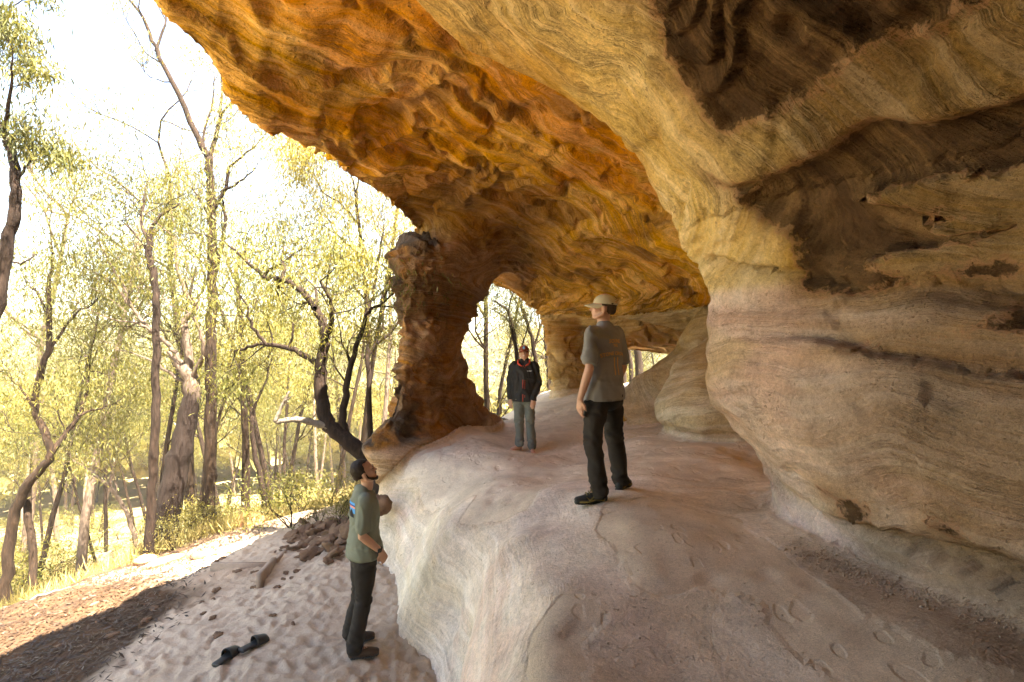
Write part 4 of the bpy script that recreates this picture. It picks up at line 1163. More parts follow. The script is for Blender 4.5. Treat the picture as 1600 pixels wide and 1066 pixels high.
M_BROWNHAIR = mat_plain("brown_hair", (.07, .04, .022), .6, .002, 150, .5)
M_GREYTEE = mat_plain("grey_cotton", (.235, .215, .20), .95, .0006, 300, .18)
M_GREENTEE = mat_plain("grey_green_cotton", (.17, .18, .135), .95, .0006, 300, .18)
M_BLACKP = mat_plain("black_cotton", (.032, .026, .022), .9, .0006, 300, .3)
M_JACKET = mat_plain("black_shell_fabric", (.026, .022, .021), .6, .0006, 200, .3)
M_GREYP = mat_plain("grey_green_trousers", (.15, .15, .125), .9, .0006, 300, .2)
M_CAP = mat_plain("beige_cotton", (.52, .43, .28), .9, .0008, 250, .15)
M_CAPIN = mat_plain("black_mesh", (.02, .018, .016), .9)
M_REDCAP = mat_plain("rust_red_cotton", (.27, .07, .035), .9, .0008, 250, .15)
M_RED = mat_plain("red_fabric", (.55, .07, .04), .8)
M_OLIVE = mat_plain("olive_suede", (.21, .165, .055), .85, .001, 150, .3)
M_BOOTD = mat_plain("dark_boot", (.045, .045, .042), .8, .001, 150, .3)
M_BROWNSHOE = mat_plain("brown_suede", (.075, .05, .035), .85, .001, 150, .3)
M_SOLE = mat_plain("grey_rubber", (.055, .053, .048), .8, .002, 90, .3)
M_PRINT = mat_plain("orange_print", (.60, .30, .08), .8)
M_BLUE = mat_plain("blue_print", (.08, .30, .62), .8); M_PINK = mat_plain("pink_print", (.62, .25, .17), .8); M_BLKPRINT = mat_plain("black_print", (.02, .02, .025), .8)
M_NAVY = mat_plain("navy_print", (.05, .06, .22), .8)
M_WHITE = mat_plain("white_thread", (.7, .68, .64), .8)
M_RUBBER = mat_plain("black_rubber", (.02, .019, .018), .5, .001, 80, .3, spec=.4)
M_DARK = mat_plain("dark_eye", (.03, .02, .015), .3)

class Blob:
    def __init__(s): s.V = []; s.Q = []; s.n = 0
    def _add(s, V, Q): s.V.append(V); s.Q.append(Q + s.n); s.n += len(V)
    def tube(s, pts, rad, side=(1, 0, 0), n=16, sub=4, ends=True):
        """tapered tube with rounded ends; rad: r or (r_side, r_other) for each point"""
        P = np.array(pts, float); Rr = np.array([(r, r) if np.isscalar(r) else r for r in rad], float)
        if len(P) > 2 and sub > 1: P2 = crom(P, sub); Rr = crom(Rr, sub); P = P2
        T = np.gradient(P, axis=0); T /= np.linalg.norm(T, axis=1, keepdims=True)
        S = np.array(side, float)[None] - T * (T @ np.array(side, float))[:, None]; S /= np.linalg.norm(S, axis=1, keepdims=True)
        U = np.cross(T, S)
        if ends:
            k = np.array([.3, .6, .85]); e = np.sqrt(1 - (1 - k) ** 2); r0 = Rr[0].min(); r1 = Rr[-1].min()
            P = np.concatenate([P[0] - T[0] * r0 * (1 - np.r_[0.02, k])[:, None] * .8, P, P[-1] + T[-1] * r1 * (1 - np.r_[0.02, k][::-1])[:, None] * .8])
            Rr = np.concatenate([Rr[0] * np.r_[.15, e][:, None], Rr, Rr[-1] * np.r_[.15, e][::-1][:, None]])
            S = np.concatenate([np.repeat(S[:1], 4, 0), S, np.repeat(S[-1:], 4, 0)]); U = np.concatenate([np.repeat(U[:1], 4, 0), U, np.repeat(U[-1:], 4, 0)])
        t = np.arange(n) / n * 2 * math.pi
        V = P[:, None] + S[:, None] * (Rr[:, 0, None] * np.cos(t))[..., None] + U[:, None] * (Rr[:, 1, None] * np.sin(t))[..., None]
        m = len(P); V = np.concatenate([V.reshape(-1, 3), P[:1], P[-1:]]); a = m * n; k = np.arange(n); k1 = (k + 1) % n
        F = np.concatenate([grid_faces(m, n, wrap=True), np.stack([k1, k, 0 * k + a, 0 * k + a], 1), np.stack([(m - 1) * n + k, (m - 1) * n + k1, 0 * k + a + 1, 0 * k + a + 1], 1)])
        s._add(V, F)
    def ell(s, c, r, M=None, n=16):
        th = np.linspace(0, math.pi, n)[1:-1]; ph = np.arange(2 * n) / (2 * n) * 2 * math.pi
        V = np.stack([np.outer(np.sin(th), np.cos(ph)), np.outer(np.sin(th), np.sin(ph)), np.outer(np.cos(th), np.ones(2 * n))], -1).reshape(-1, 3)
        V = np.concatenate([V, [[0, 0, 1], [0, 0, -1]]]) * np.array(r)
        if M is not None: V = V @ np.array(M).T
        V = V + np.array(c); m = len(th); w = 2 * n; k = np.arange(w); k1 = (k + 1) % w
        F = np.concatenate([grid_faces(m, w, wrap=True), np.stack([k1, k, 0 * k + m * w, 0 * k + m * w], 1), np.stack([(m - 1) * w + k, (m - 1) * w + k1, 0 * k + m * w + 1, 0 * k + m * w + 1], 1)])
        s._add(V, F)
    def mesh(s, voxel, smooth, disp=None):
        V = np.concatenate(s.V); F = np.concatenate(s.Q)
        V, Q = remesh("blob", V, F, voxel=voxel, smooth=smooth)
        if disp is not None:
            Nn = vnormals(V, Q); V = V + Nn * disp(V, Nn)[:, None]
        return V, Q
    def build(s, name, mat, parent, voxel=.01, smooth=3, disp=None, keep=None):
        V, Q = s.mesh(voxel, smooth, disp)
        if keep is not None: Q = Q[keep(V)[Q].all(1)]
        t = Q[:, 2] == Q[:, 3]
        return obj_np(name, V, Q[~t], Q[t][:, :3] if t.any() else None, mat, parent)

def rotz(a): return np.array([[math.cos(a), -math.sin(a), 0], [math.sin(a), math.cos(a), 0], [0, 0, 1.]])
def rotx(a): return np.array([[1, 0, 0], [0, math.cos(a), -math.sin(a)], [0, math.sin(a), math.cos(a)]])
def unit(v): v = np.array(v, float); return v / np.linalg.norm(v)

def hand(B, wrist, fdir, back, curl=.35, thumb=1):
    """palm, four fingers of their own lengths and a thumb; back = normal of the hand's back; thumb = +1/-1 side"""
    w = np.array(wrist, float); f = unit(fdir); b = unit(np.array(back, float) - f * np.dot(back, f)); s = np.cross(f, b) * thumb
    B.tube([w - f * .02, w + f * .03, w + f * .085], [(.027, .020), (.036, .017), (.040, .014)], side=s, n=12)
    for k, L in enumerate((.072, .080, .074, .058)):
        o = w + f * (.085 + (.004, .006, .003, -.004)[k]) + s * (.030 - .020 * k)
        pts = [o - f * .02]; d = f.copy(); a = curl * (1 + .15 * k)
        for j, q in enumerate((.45, .32, .23)):
            d = unit(d * math.cos(a * (.6 + .4 * j)) - b * math.sin(a * (.6 + .4 * j)))
            pts.append(pts[-1] + d * (L * q + (.02 if j == 0 else 0)))
        B.tube(pts, [.0098, .0092, .0085, .0072], side=s, n=8, sub=2)
    o = w + f * .025 + s * .022
    B.tube([o, o + unit(f * .7 + s * .8 - b * .25) * .035, o + unit(f * .9 + s * .5 - b * .35) * .062, o + unit(f * 1.0 + s * .35 - b * .45) * .082], [.015, .0125, .011, .009], side=s, n=8, sub=2)

def head(B, Hm, o, smile=False, small=1.0):
    """Hm: head rotation, o: the top joint of the neck; head prims given around it"""
    def p(x, y, z): return o + Hm @ np.array([x, y, z])
    B.ell(p(0, -.008, .125), (.076, .094, .092), Hm)
    B.ell(p(0, .030, .070), (.062, .066, .075), Hm)
    B.ell(p(0, .055, .030), (.042, .040, .034), Hm)
    B.ell(p(0, .080, .012), (.022, .018, .017), Hm)                       # chin
    B.ell(p(0, .075, .118), (.052, .022, .014), Hm)                       # brow
    for s in (-1, 1):
        B.ell(p(s * .038, .066, .072), (.022, .022, .020), Hm)            # cheeks
        B.ell(p(s * .078, -.004, .080), (.009, .019, .030), Hm)           # ears
        B.tube([p(s * .07, .0, .04), p(s * .05, .05, .012), p(s * .02, .078, .008)], [.017, .018, .016], side=Hm @ np.array([1, 0, 0]), n=8, sub=2)
    B.tube([p(0, .090, .112), p(0, .104, .085), p(0, .114, .070)], [(.008, .008), (.010, .010), (.014, .011)], side=Hm @ np.array([1, 0, 0]), n=10, sub=2)
    B.ell(p(0, .094, .046), (.022, .011, .006), Hm); B.ell(p(0, .092, .036), (.019, .011, .006), Hm)
    B.tube([o + Hm @ np.array([0, -.01, .09]), o, o - np.array([0, .02, .09])], [.055, .055, .062], side=(1, 0, 0), n=14)

def folds(seed, amp, sc=(7, 7, 3.0), amp2=0.0, zc=None):
    def f(V, Nn):
        w = fbm(V * 2.0 + seed, 2, 500 + seed)
        a = fbm(V * np.array(sc) + w[:, None] * .9 + seed * 3, 3, 501 + seed, .45)
        d = amp * (1 - 2 * np.abs(a))
        if amp2: d += amp2 * (1 - 2 * np.abs(fbm(V * np.array([9, 9, 20]) + seed, 2, 502 + seed))) * (0 if zc is None else sum(np.exp(-((V[:, 2] - q) / .07) ** 2) for q in zc))
        return d
    return f

def project(name, parts, tee, parent, R_, origin, nrm, upv, mats, lift=.003):
    """flat print shapes (list of (mesh verts 2D, faces, material index)) laid on the cloth by shooting along the print's axis"""
    V, Q = tee; T = [tuple(q) for q in Q.tolist()]
    b = BVHTree.FromPolygons(V.tolist(), T)
    n = unit(nrm); u = unit(np.cross(upv, n)); w = np.cross(n, u)
    res = []
    for nm, P2, F, m in parts:
        out = []
        for (a, c) in P2:
            o = np.array(origin) + u * a + w * c + n * .4
            h = b.ray_cast(Vector(o), Vector(-n))
            q = np.array(h[0]) if h[0] is not None else np.array(origin) + u * a + w * c
            out.append(q + n * lift)
        me = bpy.data.meshes.new(nm); me.from_pydata([tuple(v) for v in out], [], F); me.materials.append(m)
        res.append(link(bpy.data.objects.new(nm, me), parent))
    return res

def text_shape(s, size, arch=0.0, res=3):
    cu = bpy.data.curves.new("t", 'FONT'); cu.body = s; cu.size = size; cu.align_x = 'CENTER'; cu.resolution_u = 2; cu.offset = size * .02
    o = bpy.data.objects.new("t", cu); COL.objects.link(o)
    dg = bpy.context.evaluated_depsgraph_get(); me = bpy.data.meshes.new_from_object(o.evaluated_get(dg))
    bm = bmesh.new(); bm.from_mesh(me); bmesh.ops.triangulate(bm, faces=bm.faces)
    bmesh.ops.subdivide_edges(bm, edges=[e for e in bm.edges if e.calc_length() > size * .35], cuts=1)
    P = [(v.co.x, v.co.y - arch * v.co.x ** 2) for v in bm.verts]; F = [[v.index for v in f.verts] for f in bm.faces]
    bm.free(); bpy.data.objects.remove(o); bpy.data.curves.remove(cu); bpy.data.meshes.remove(me)
    return P, F

def rect_shape(x0, x1, y0, y1, n=8, bend=lambda x: 0.0):
    P = []; F = []
    for j in range(3):
        for i in range(n + 1):
            x = x0 + (x1 - x0) * i / n; P.append((x, y0 + (y1 - y0) * j / 2 + bend(x)))
    for j in range(2):
        for i in range(n): a = j * (n + 1) + i; F.append([a, a + 1, a + n + 2, a + n + 1])
    return P, F

def shoe(parent, foot, ang, mat, solemat, L=.29, boot=False, accent=None):
    """foot: heel-to-toe centre on the ground; ang: direction of the toe in the person's frame"""
    f = np.array([math.cos(ang), math.sin(ang), 0]); s = np.array([-f[1], f[0], 0]); c = np.array(foot, float); u = np.array([0, 0, 1.])
    B = Blob()
    B.tube([c - f * L * .40 + u * .045, c - f * L * .1 + u * .047, c + f * L * .2 + u * .042, c + f * L * .40 + u * .036], [(.036, .036), (.040, .042), (.046, .034), (.036, .024)], side=s, n=14)
    B.tube([c - f * L * .32 + u * .06, c - f * L * .30 + u * (.12 if boot else .095)], [(.036, .044), (.036, .046)], side=s, n=14)
    B.tube([c - f * L * .22 + u * (.10 if boot else .085), c + f * L * .12 + u * .065], [(.030, .022), (.030, .02)], side=s, n=12)
    o = B.build("shoe", mat, parent, .008, 3, folds(3, .0015, (20, 20, 20)))
    S = Blob(); S.tube([c - f * L * .40 + u * .014, c - f * L * .15 + u * .012, c + f * L * .18 + u * .012, c + f * L * .42 + u * .016], [(.040, .014), (.039, .013), (.050, .013), (.038, .013)], side=s, n=16)
    S.build("sole", solemat, o, .007, 1, lambda V, Nn: .0015 * np.sin(V @ f * 260))
    T = MB()
    for k in range(4):
        q = c + f * L * (-.10 + .075 * k) + u * ((.125 if boot else .107) - .011 * k)
        T.tube([q + s * .026 - u * .012, q + s * .012 + u * .004, q - s * .012 + u * .004, q - s * .026 - u * .012], [.0035] * 4, 5)
    T.build("laces", accent or M_BOOTD, o)
    if accent:
        A = MB()
        for sg in (-1, 1):
            A.tube([c - f * L * .36 + s * sg * .038 + u * .035, c - f * L * .12 + s * sg * .043 + u * .05, c + f * L * .12 + s * sg * .047 + u * .03, c + f * L * .34 + s * sg * .037 + u * .028], [.008] * 4, 6)
            A.tube([c - f * L * .10 + s * sg * .034 + u * .078, c + f * L * .02 + s * sg * .044 + u * .05, c + f * L * .10 + s * sg * .047 + u * .03], [.006] * 3, 6)
            A.tube([c + f * L * .14 + s * sg * .030 + u * .064, c + f * L * .05 + s * sg * .044 + u * .045], [.006] * 2, 6)
            A.tube([c - f * L * .34 + s * sg * .034 + u * .10, c - f * L * .22 + s * sg * .040 + u * .045], [.007] * 2, 6)
        A.build("overlay", accent, o)
    return o

def bare_foot(B, c, ang, side):
    f = np.array([math.cos(ang), math.sin(ang), 0]); s = np.array([-f[1], f[0], 0]) * side; c = np.array(c, float); u = np.array([0, 0, 1.])
    B.tube([c - f * .10 + u * .032, c - f * .04 + u * .045, c + f * .04 + u * .03, c + f * .085 + u * .018], [(.028, .03), (.030, .042), (.040, .028), (.043, .016)], side=s, n=14)
    for k, (l, r) in enumerate(((.045, .012), (.040, .0085), (.034, .008), (.028, .0075), (.022, .0075))):
        o = c + f * (.082 - .009 * k) + s * (.031 - .0165 * k) + u * .013
        B.tube([o - f * .015, o + f * l * .6, o + f * l], [r, r, r * .9], side=s, n=8, sub=2)

def person(label, root, heading, J, skin, yaw, pitch, tee, teemat, legmat, legs, feet, feetfn, bare=False, jacket=False, lean=(0, 0)):
    rz = math.atan2(-heading[0], heading[1])
    root_o = empty("person", root, label, "person", rz=rz)
    n0 = np.array([lean[0], lean[1], 1.535])
    Hm = rotz(yaw) @ rotx(pitch)
    B = Blob()
    head(B, Hm, n0 + np.array([0, .005, .02]))
    B.tube([(0, -.01, .95), (0, -.005, 1.10), (0, 0, 1.28), (0, -.005, 1.42), (0, -.01, 1.47)], [(.125, .09), (.12, .085), (.15, .095), (.14, .085), (.07, .06)], side=(1, 0, 0), n=20)
    for k, sx in ((0, 1), (1, -1)):
        sh, el, wr, fd, bk, cu = J["arm"][k]
        B.tube([(sx * .10, -.01, 1.43), sh, np.array(sh) * .5 + np.array(el) * .5, el], [.05, .052, .045, .037], side=(0, 1, 0), n=14)
        B.tube([el, np.array(el) * .6 + np.array(wr) * .4, wr], [.039, .038, .026], side=(0, 1, 0), n=14)
        hand(B, wr, fd, bk, cu, -sx if J.get("thumbflip") else sx)
        hp, kn, an = legs[k]
        B.tube([hp, np.array(hp) * .5 + np.array(kn) * .5, kn, np.array(kn) * .6 + np.array(an) * .4, an], [.068, .062, .05, .046, .033], side=(1, 0, 0), n=14)
        if bare: bare_foot(B, feet[k][0], feet[k][1], 1 if k == 1 else -1)
        else: B.tube([an, np.array(feet[k][0]) + np.array([math.cos(feet[k][1]) * .05, math.sin(feet[k][1]) * .05, .05])], [.033, .025], side=(1, 0, 0), n=10)
    body = B.build("body", skin, root_o, .0065, 3)
    # trousers
    T = Blob()
    T.tube([(0, -.01, .84), (0, -.012, .93), (0, -.008, 0.99)], [(.15, .115), (.166, .118), (.150, .095)], side=(1, 0, 0), n=24)
    for k in (0, 1):
        hp, kn, an = [np.array(q, float) for q in legs[k]]
        end = an + unit(an - kn) * (.02 if not bare else -.02)
        T.tube([hp + np.array([0, 0, .02]), hp * .6 + kn * .4, kn, kn * .5 + end * .5, end], [(.098, .108), (.090, .098), (.073, .078), (.070, .074), (.068, .076)], side=(1, 0, 0), n=18)
    zs = [legs[0][1][2], legs[0][2][2] + .05, .86]
    T.build("trousers", legmat, root_o, .011, 3, folds(int(root[0] * 10) + 20, .010, (5, 5, 5), .011, zs))
    # upper garment
    G = Blob()
    if not jacket:
        G.tube([(0, 0, tee + .02), (0, -.005, .98), (0, -.005, 1.12), (0, .0, 1.28), (0, -.008, 1.40), (0, -.012, 1.455), (0, -.012, 1.488)],
               [(.202, .162), (.192, .150), (.178, .124), (.188, .125), (.180, .110), (.125, .088), (.072, .066)], side=(1, 0, 0), n=28, ends=True)
        f_ = .52; rr = (.068, .070, .072)
    else:
        G.tube([(0, 0, tee), (0, 0, .98), (0, 0, 1.12), (0, .0, 1.28), (0, -.008, 1.40), (0, -.012, 1.46), (0, -.012, 1.50), (0, -.005, 1.525)],
               [(.212, .155), (.206, .150), (.198, .138), (.205, .138), (.195, .12), (.14, .096), (.092, .082), (.078, .075)], side=(1, 0, 0), n=28)
        f_ = 1.0; rr = (.072, .070, .066)
    for k, sx in ((0, 1), (1, -1)):
        sh, el, wr = [np.array(q, float) for q in J["arm"][k][:3]]
        if jacket:
            G.tube([(sx * .10, -.01, 1.42), sh, sh * .5 + el * .5, el, el * .5 + wr * .5, wr * .93 + el * .07], [.064, .068, .063, .058, .055, .047], side=(0, 1, 0), n=18)
        else:
            c = sh + (el - sh) * .78
            G.tube([(sx * .10, -.01, 1.42), sh, sh * .6 + c * .4, c], [.056, .059, .060, .067], side=(0, 1, 0), n=18)
    V, Q = G.mesh(.010, 3, folds(int(root[1] * 10) + 7, .011 if not jacket else .013, (6, 6, 2.2), .005, [1.0, 1.2]))
    kz = V[:, 2] > tee + .006 * np.sin(V[:, 0] * 30)
    kz |= np.abs(V[:, 0]) > .24
    Q = Q[kz[Q].all(1)]
    sn = (V[:, 2] < tee + .018) & (np.abs(V[:, 0]) <= .24); V[sn, 2] = tee
    tt = Q[:, 2] == Q[:, 3]
    g = obj_np("jacket" if jacket else "t_shirt", V, Q[~tt], Q[tt][:, :3] if tt.any() else None, teemat, root_o)
    for k in (0, 1):
        feetfn(root_o, feet[k][0], feet[k][1])
    return root_o, body, g, (V, Q), Hm, n0 + np.array([0, .005, .02])

def cap_on(parent, Hm, o, mat, back_open=None, tilt=0.0, badge=None):
    def p(x, y, z): return o + Hm @ np.array([x, y, z])
    H2 = Hm @ rotx(tilt)
    V = []; n = 28; m = 10
    for i in range(m):
        a = i / (m - 1) * math.pi / 2
        for k in range(n):
            t = k / n * 2 * math.pi
            V.append(p(0, -.012, .118) + H2 @ np.array([.086 * math.cos(a) ** .8 * math.cos(t), .106 * math.cos(a) ** .8 * math.sin(t), .088 * math.sin(a) ** 1.0 + .004]))
    # inner skin for thickness
    Vi = [v - 0 for v in V]
    V = np.array(V); c0 = p(0, -.012, .118)
    Vi = c0 + (V - c0) * .96
    F = grid_faces(m, n, wrap=True); F2 = grid_faces(m, n, wrap=True, off=m * n)[:, ::-1]
    k = np.arange(n); rim = np.stack([(k + 1) % n, k, k + m * n, (k + 1) % n + m * n], 1)
    # the gap above the strap at the back
    if back_open:
        cen = V[F].mean(1); loc = (cen - c0) @ H2
        keep = ~((loc[:, 1] < -.055) & (loc[:, 2] < .052) & (np.abs(loc[:, 0]) < .045) & (loc[:, 2] > .016))
        F = F[keep]; F2 = F2[keep]
    cap = obj_np("cap", np.concatenate([V, Vi]), np.concatenate([F, F2, rim]), None, mat, parent)
    P = []; nr, ncx = 7, 13
    for i in range(nr):
        for j in range(ncx):
            a = (j / (ncx - 1) - .5) * math.pi * .86; r = i / (nr - 1)
            x = math.sin(a) * (.083 + .0 * r); y = math.cos(a) * .095 + r * .085 * math.cos(a * .98) ** .6
            P.append(p(0, -.012, .118) + H2 @ np.array([x, y, .008 - .020 * (x / .08) ** 2 - .026 * r]))
    P = np.array(P); q = P - (H2 @ np.array([0, 0, .005]))
    Fb = grid_faces(nr, ncx); n2 = nr * ncx
    e = [(nr - 1) * ncx + j for j in range(ncx)]; rim2 = np.array([(e[j], e[j + 1], e[j + 1] + n2, e[j] + n2) for j in range(ncx - 1)])
    obj_np("brim", np.concatenate([P, q]), np.concatenate([Fb, Fb[:, ::-1] + n2, rim2]), None, mat, cap)
    bt = MB(); c1 = p(0, -.012, .118) + H2 @ np.array([0, 0, .090]); bt.tube([c1, c1 + H2 @ np.array([0, 0, .007])], [.008, .005], 8); bt.build("button", mat, cap)
    return cap, H2, c0

def eyes(parent, Hm, o, brow=True, hairmat=None):
    for s in (-1, 1):
        B = Blob(); c = o + Hm @ np.array([s * .030, .086, .098]); B.ell(c, (.011, .006, .0055), Hm, 8); B.build("eye", M_DARK, parent, .0025, 1)
        if hairmat:
            T = MB(); T.tube([o + Hm @ np.array([s * .014, .096, .115]), o + Hm @ np.array([s * .030, .097, .121]), o + Hm @ np.array([s * .047, .086, .117])], [.003, .004, .0025], 6); T.build("eyebrow", hairmat, parent)

def hair_on(parent, Hm, o, mat, kind):
    def p(x, y, z): return o + Hm @ np.array([x, y, z])
    B = Blob()
    B.ell(p(0, -.018, .132), (.084, .096, .096), Hm)
    B.ell(p(0, -.055, .085), (.066, .052, .060), Hm)
    def keep(V):
        L = (V - o) @ Hm
        x, y, z = L.T
        ok = (z > .205 - .9 * np.clip(y + .0, 0, 1) - 0) | (y < .0)
        face = (y > (.045 if kind == 'under_cap' else .018)) & (z < .182)
        low = (z < (.035 if kind == 'under_cap' else .055))
        earhole = (np.abs(x) > .055) & (z < .098) & (y > -.022)
        if kind == "under_cap":
            return (z < .135) & ~low & ~face & ~earhole & (y < .02)
        return ~face & ~low & ~earhole & ~((y > .02) & (z < .118)) 
    o1 = B.build("hair", mat, parent, .007, 2, lambda V, Nn: .0025 * fbm(V * 90, 2, 9) + .001, keep)
    if kind == "beard":
        B = Blob()
        for s in (-1, 1):
            B.tube([p(s * .076, .012, .085), p(s * .072, .022, .045), p(s * .055, .060, .014), p(s * .02, .086, .0)], [.006, .010, .014, .017], side=Hm @ np.array([1, 0, 0]), n=10)
        B.ell(p(0, .085, .004), (.030, .022, .018), Hm); B.tube([p(-.026, .090, .046), p(0, .102, .058), p(.026, .090, .046)], [.005, .006, .005], n=8)
        B.build("beard", mat, parent, .006, 1, lambda V, Nn: .002 * fbm(V * 100, 2, 9))

# ---- the cap wearer on the knoll
rx, ry = .80, 4.46
gzl = drop(.66, 4.27); gzr = drop(1.03, 4.72); rootz = min(gzl, gzr)
H = unit((-.66, .75, 0))
rz = math.atan2(-H[0], H[1]); Minv = rotz(-rz)
def loc(wx, wy, wz): return Minv @ (np.array([wx, wy, wz]) - np.array([rx, ry, rootz]))
fl = loc(.655, 4.27, gzl); fr = loc(1.03, 4.72, gzr)
def locang(wx, wy): d = Minv @ np.array([wx, wy, 0]); return math.atan2(d[1], d[0])
afl = locang(-1, -.12); afr = locang(.55, .83)
J = {"arm": [((.185, -.01, 1.425), (.235, -.03, 1.13), (.20, .06, .89), (-.05, .12, -1), (1, .2, 0), .5), ((-.185, -.01, 1.425), (-.245, -.045, 1.13), (-.265, .04, .87), (0, .10, -1), (-1, .1, 0), .35)]}
def fwd(a, l): return np.array([math.cos(a) * l, math.sin(a) * l, 0])
anr = fr - fwd(afr, .07) + np.array([0, 0, .10]); anl = fl - fwd(afl, .07) + np.array([0, 0, .10])
legs = [((.095, 0, .90), tuple(np.array([.095, 0, .90]) * .5 + anr * .5 + np.array([.015, .03, .02])), tuple(anr)), ((-.095, 0, .90), tuple(np.array([-.095, 0, .90]) * .5 + anl * .5 + np.array([-.015, .035, .02])), tuple(anl))]
P1 = person("person in a grey printed tee, black trousers and beige cap on the pale rock knoll", (rx, ry, rootz), H, J, M_SKIN1, R(40), R(2), .85, M_GREYTEE, M_BLACKP, legs,
            [(fr, afr), (fl, afl)], lambda pr, f, a: shoe(pr, f, a, M_BOOTD, M_SOLE, .30, True, M_OLIVE))
root1, body1, tee1, teeG, Hm1, o1 = P1
hair_on(body1, Hm1, o1, M_BROWNHAIR, "under_cap"); eyes(body1, Hm1, o1)
cap_on(body1, Hm1, o1, M_CAP, back_open=True, tilt=R(4))
pr = []
for s_, y_, sz, ar in (("SOUND", .075, .045, .8), ("THE", .040, .035, .4), ("STONE CROWD", -.03, .042, .9)):
    Pp, Ff = text_shape(s_, sz, ar); pr.append(("print", [(a, b + y_) for a, b in Pp], Ff, M_PRINT))
for xx in (-.022, .018): Pp, Ff = rect_shape(xx - .005, xx + .005, -.20, -.05, 2); pr.append(("print", Pp, Ff, M_PRINT))
project("print", pr, teeG, tee1, None, (0.0, -.10, 1.27), (0, -1, 0), (0, 0, 1), None)
Pp, Ff = rect_shape(-.011, .011, 0, .022, 2); project("print", [("hem_tag", Pp, Ff, M_BLKPRINT)], teeG, tee1, None, (.09, -.10, .875), (0, -1, 0), (0, 0, 1), None)

# ---- the bearded man on the low sand
rx, ry = -1.375, 4.78; gz0 = drop(rx, ry, 0, BV_SAND); rootz = gz0
H = unit((.90, .42, 0)); rz = math.atan2(-H[0], H[1]); Minv = rotz(-rz)
af = locang(1, .30); af2 = locang(1, .38)
frt = loc(rx - .02, ry - .13, drop(rx, ry - .13, 0, BV_SAND)) + fwd(af, .05); flt = loc(rx - .10, ry + .10, drop(rx - .1, ry + .1, 0, BV_SAND)) + fwd(af2, .03)
ar_, al_ = frt - fwd(af, .08) + np.array([0, 0, .10]), flt - fwd(af2, .08) + np.array([0, 0, .10])
legs = [((.095, 0, .90), tuple(np.array([.09, 0, .9]) * .5 + ar_ * .5 + np.array([0, .02, .02])), tuple(ar_)), ((-.095, 0, .90), tuple(np.array([-.09, 0, .9]) * .5 + al_ * .5 + np.array([0, .02, .02])), tuple(al_))]
J = {"arm": [((.185, -.02, 1.425), (.225, -.06, 1.135), (.195, .115, .955), (-.22, .42, -1), (1, .1, .2), .5), ((-.185, -.02, 1.425), (-.235, -.05, 1.13), (-.20, .12, .95), (.2, .4, -1), (-1, .1, .2), .5)]}
P2 = person("bearded person in a grey green tee with hand in pocket on the low sand", (rx, ry, rootz), H, J, M_SKIN2, R(-6), R(20), .88, M_GREENTEE, M_BLACKP, legs,
            [(frt, af), (flt, af2)], lambda pr, f, a: shoe(pr, f, a, M_BROWNSHOE, M_SOLE, .29, False), lean=(0, .02))
root2, body2, tee2, teeG2, Hm2, o2 = P2
hair_on(body2, Hm2, o2, M_HAIR, "beard"); eyes(body2, Hm2, o2, hairmat=M_HAIR)
wb = MB(); t_ = np.linspace(0, 2 * math.pi, 17); wc = np.array((.199, .095, .975)); ax = unit(np.array((.195, .115, .955)) - np.array((.225, -.06, 1.135))); s1 = unit(np.cross(ax, (1, 0, 0))); s2 = np.cross(ax, s1)
wb.tube([wc + (s1 * math.cos(a) + s2 * math.sin(a)) * .031 for a in t_], [.007] * 17, 6); w_ = wb.build("watch", M_RUBBER, body2)
wf = MB(); wf.tube([wc + np.array((.028, 0, .004)), wc + np.array((.040, 0, .008))], [.019, .018], 12); wf.build("watch_face", M_RUBBER, w_)
pr = []
bend = lambda x: -.8 * x * x
for nm, y0, y1, m in (("print", .075, .095, M_BLUE), ("print", .062, .075, M_NAVY), ("print", .046, .062, M_PINK), ("print", .0, .046, M_BLUE)):
    Pp, Ff = rect_shape(-.11, .11, y0, y1, 10); pr.append((nm, Pp, Ff, m))
for cx, w_2, h in ((-.065, .045, .075), (-.01, .055, .085), (.055, .05, .07)):
    pts = [(cx - w_2, -.035), (cx - w_2 * .6, .0), (cx - w_2 * .3, h * .35), (cx, h - .035), (cx + w_2 * .35, h * .3), (cx + w_2 * .6, .0), (cx + w_2, -.035), (cx, -.035)]
    pr.append(("print", pts, [[0, 1, 7], [1, 2, 7], [2, 3, 7], [3, 4, 7], [4, 5, 7], [5, 6, 7]], M_BLKPRINT))
lo = [q for q in pr if q[3] is not M_BLKPRINT]; hi = [q for q in pr if q[3] is M_BLKPRINT]
project("print", lo, teeG2, tee2, None, (0, -.10, 1.30), (0, -1, 0), (0, 0, 1), None); project("print", hi, teeG2, tee2, None, (0, -.10, 1.30), (0, -1, 0), (0, 0, 1), None, lift=.006)

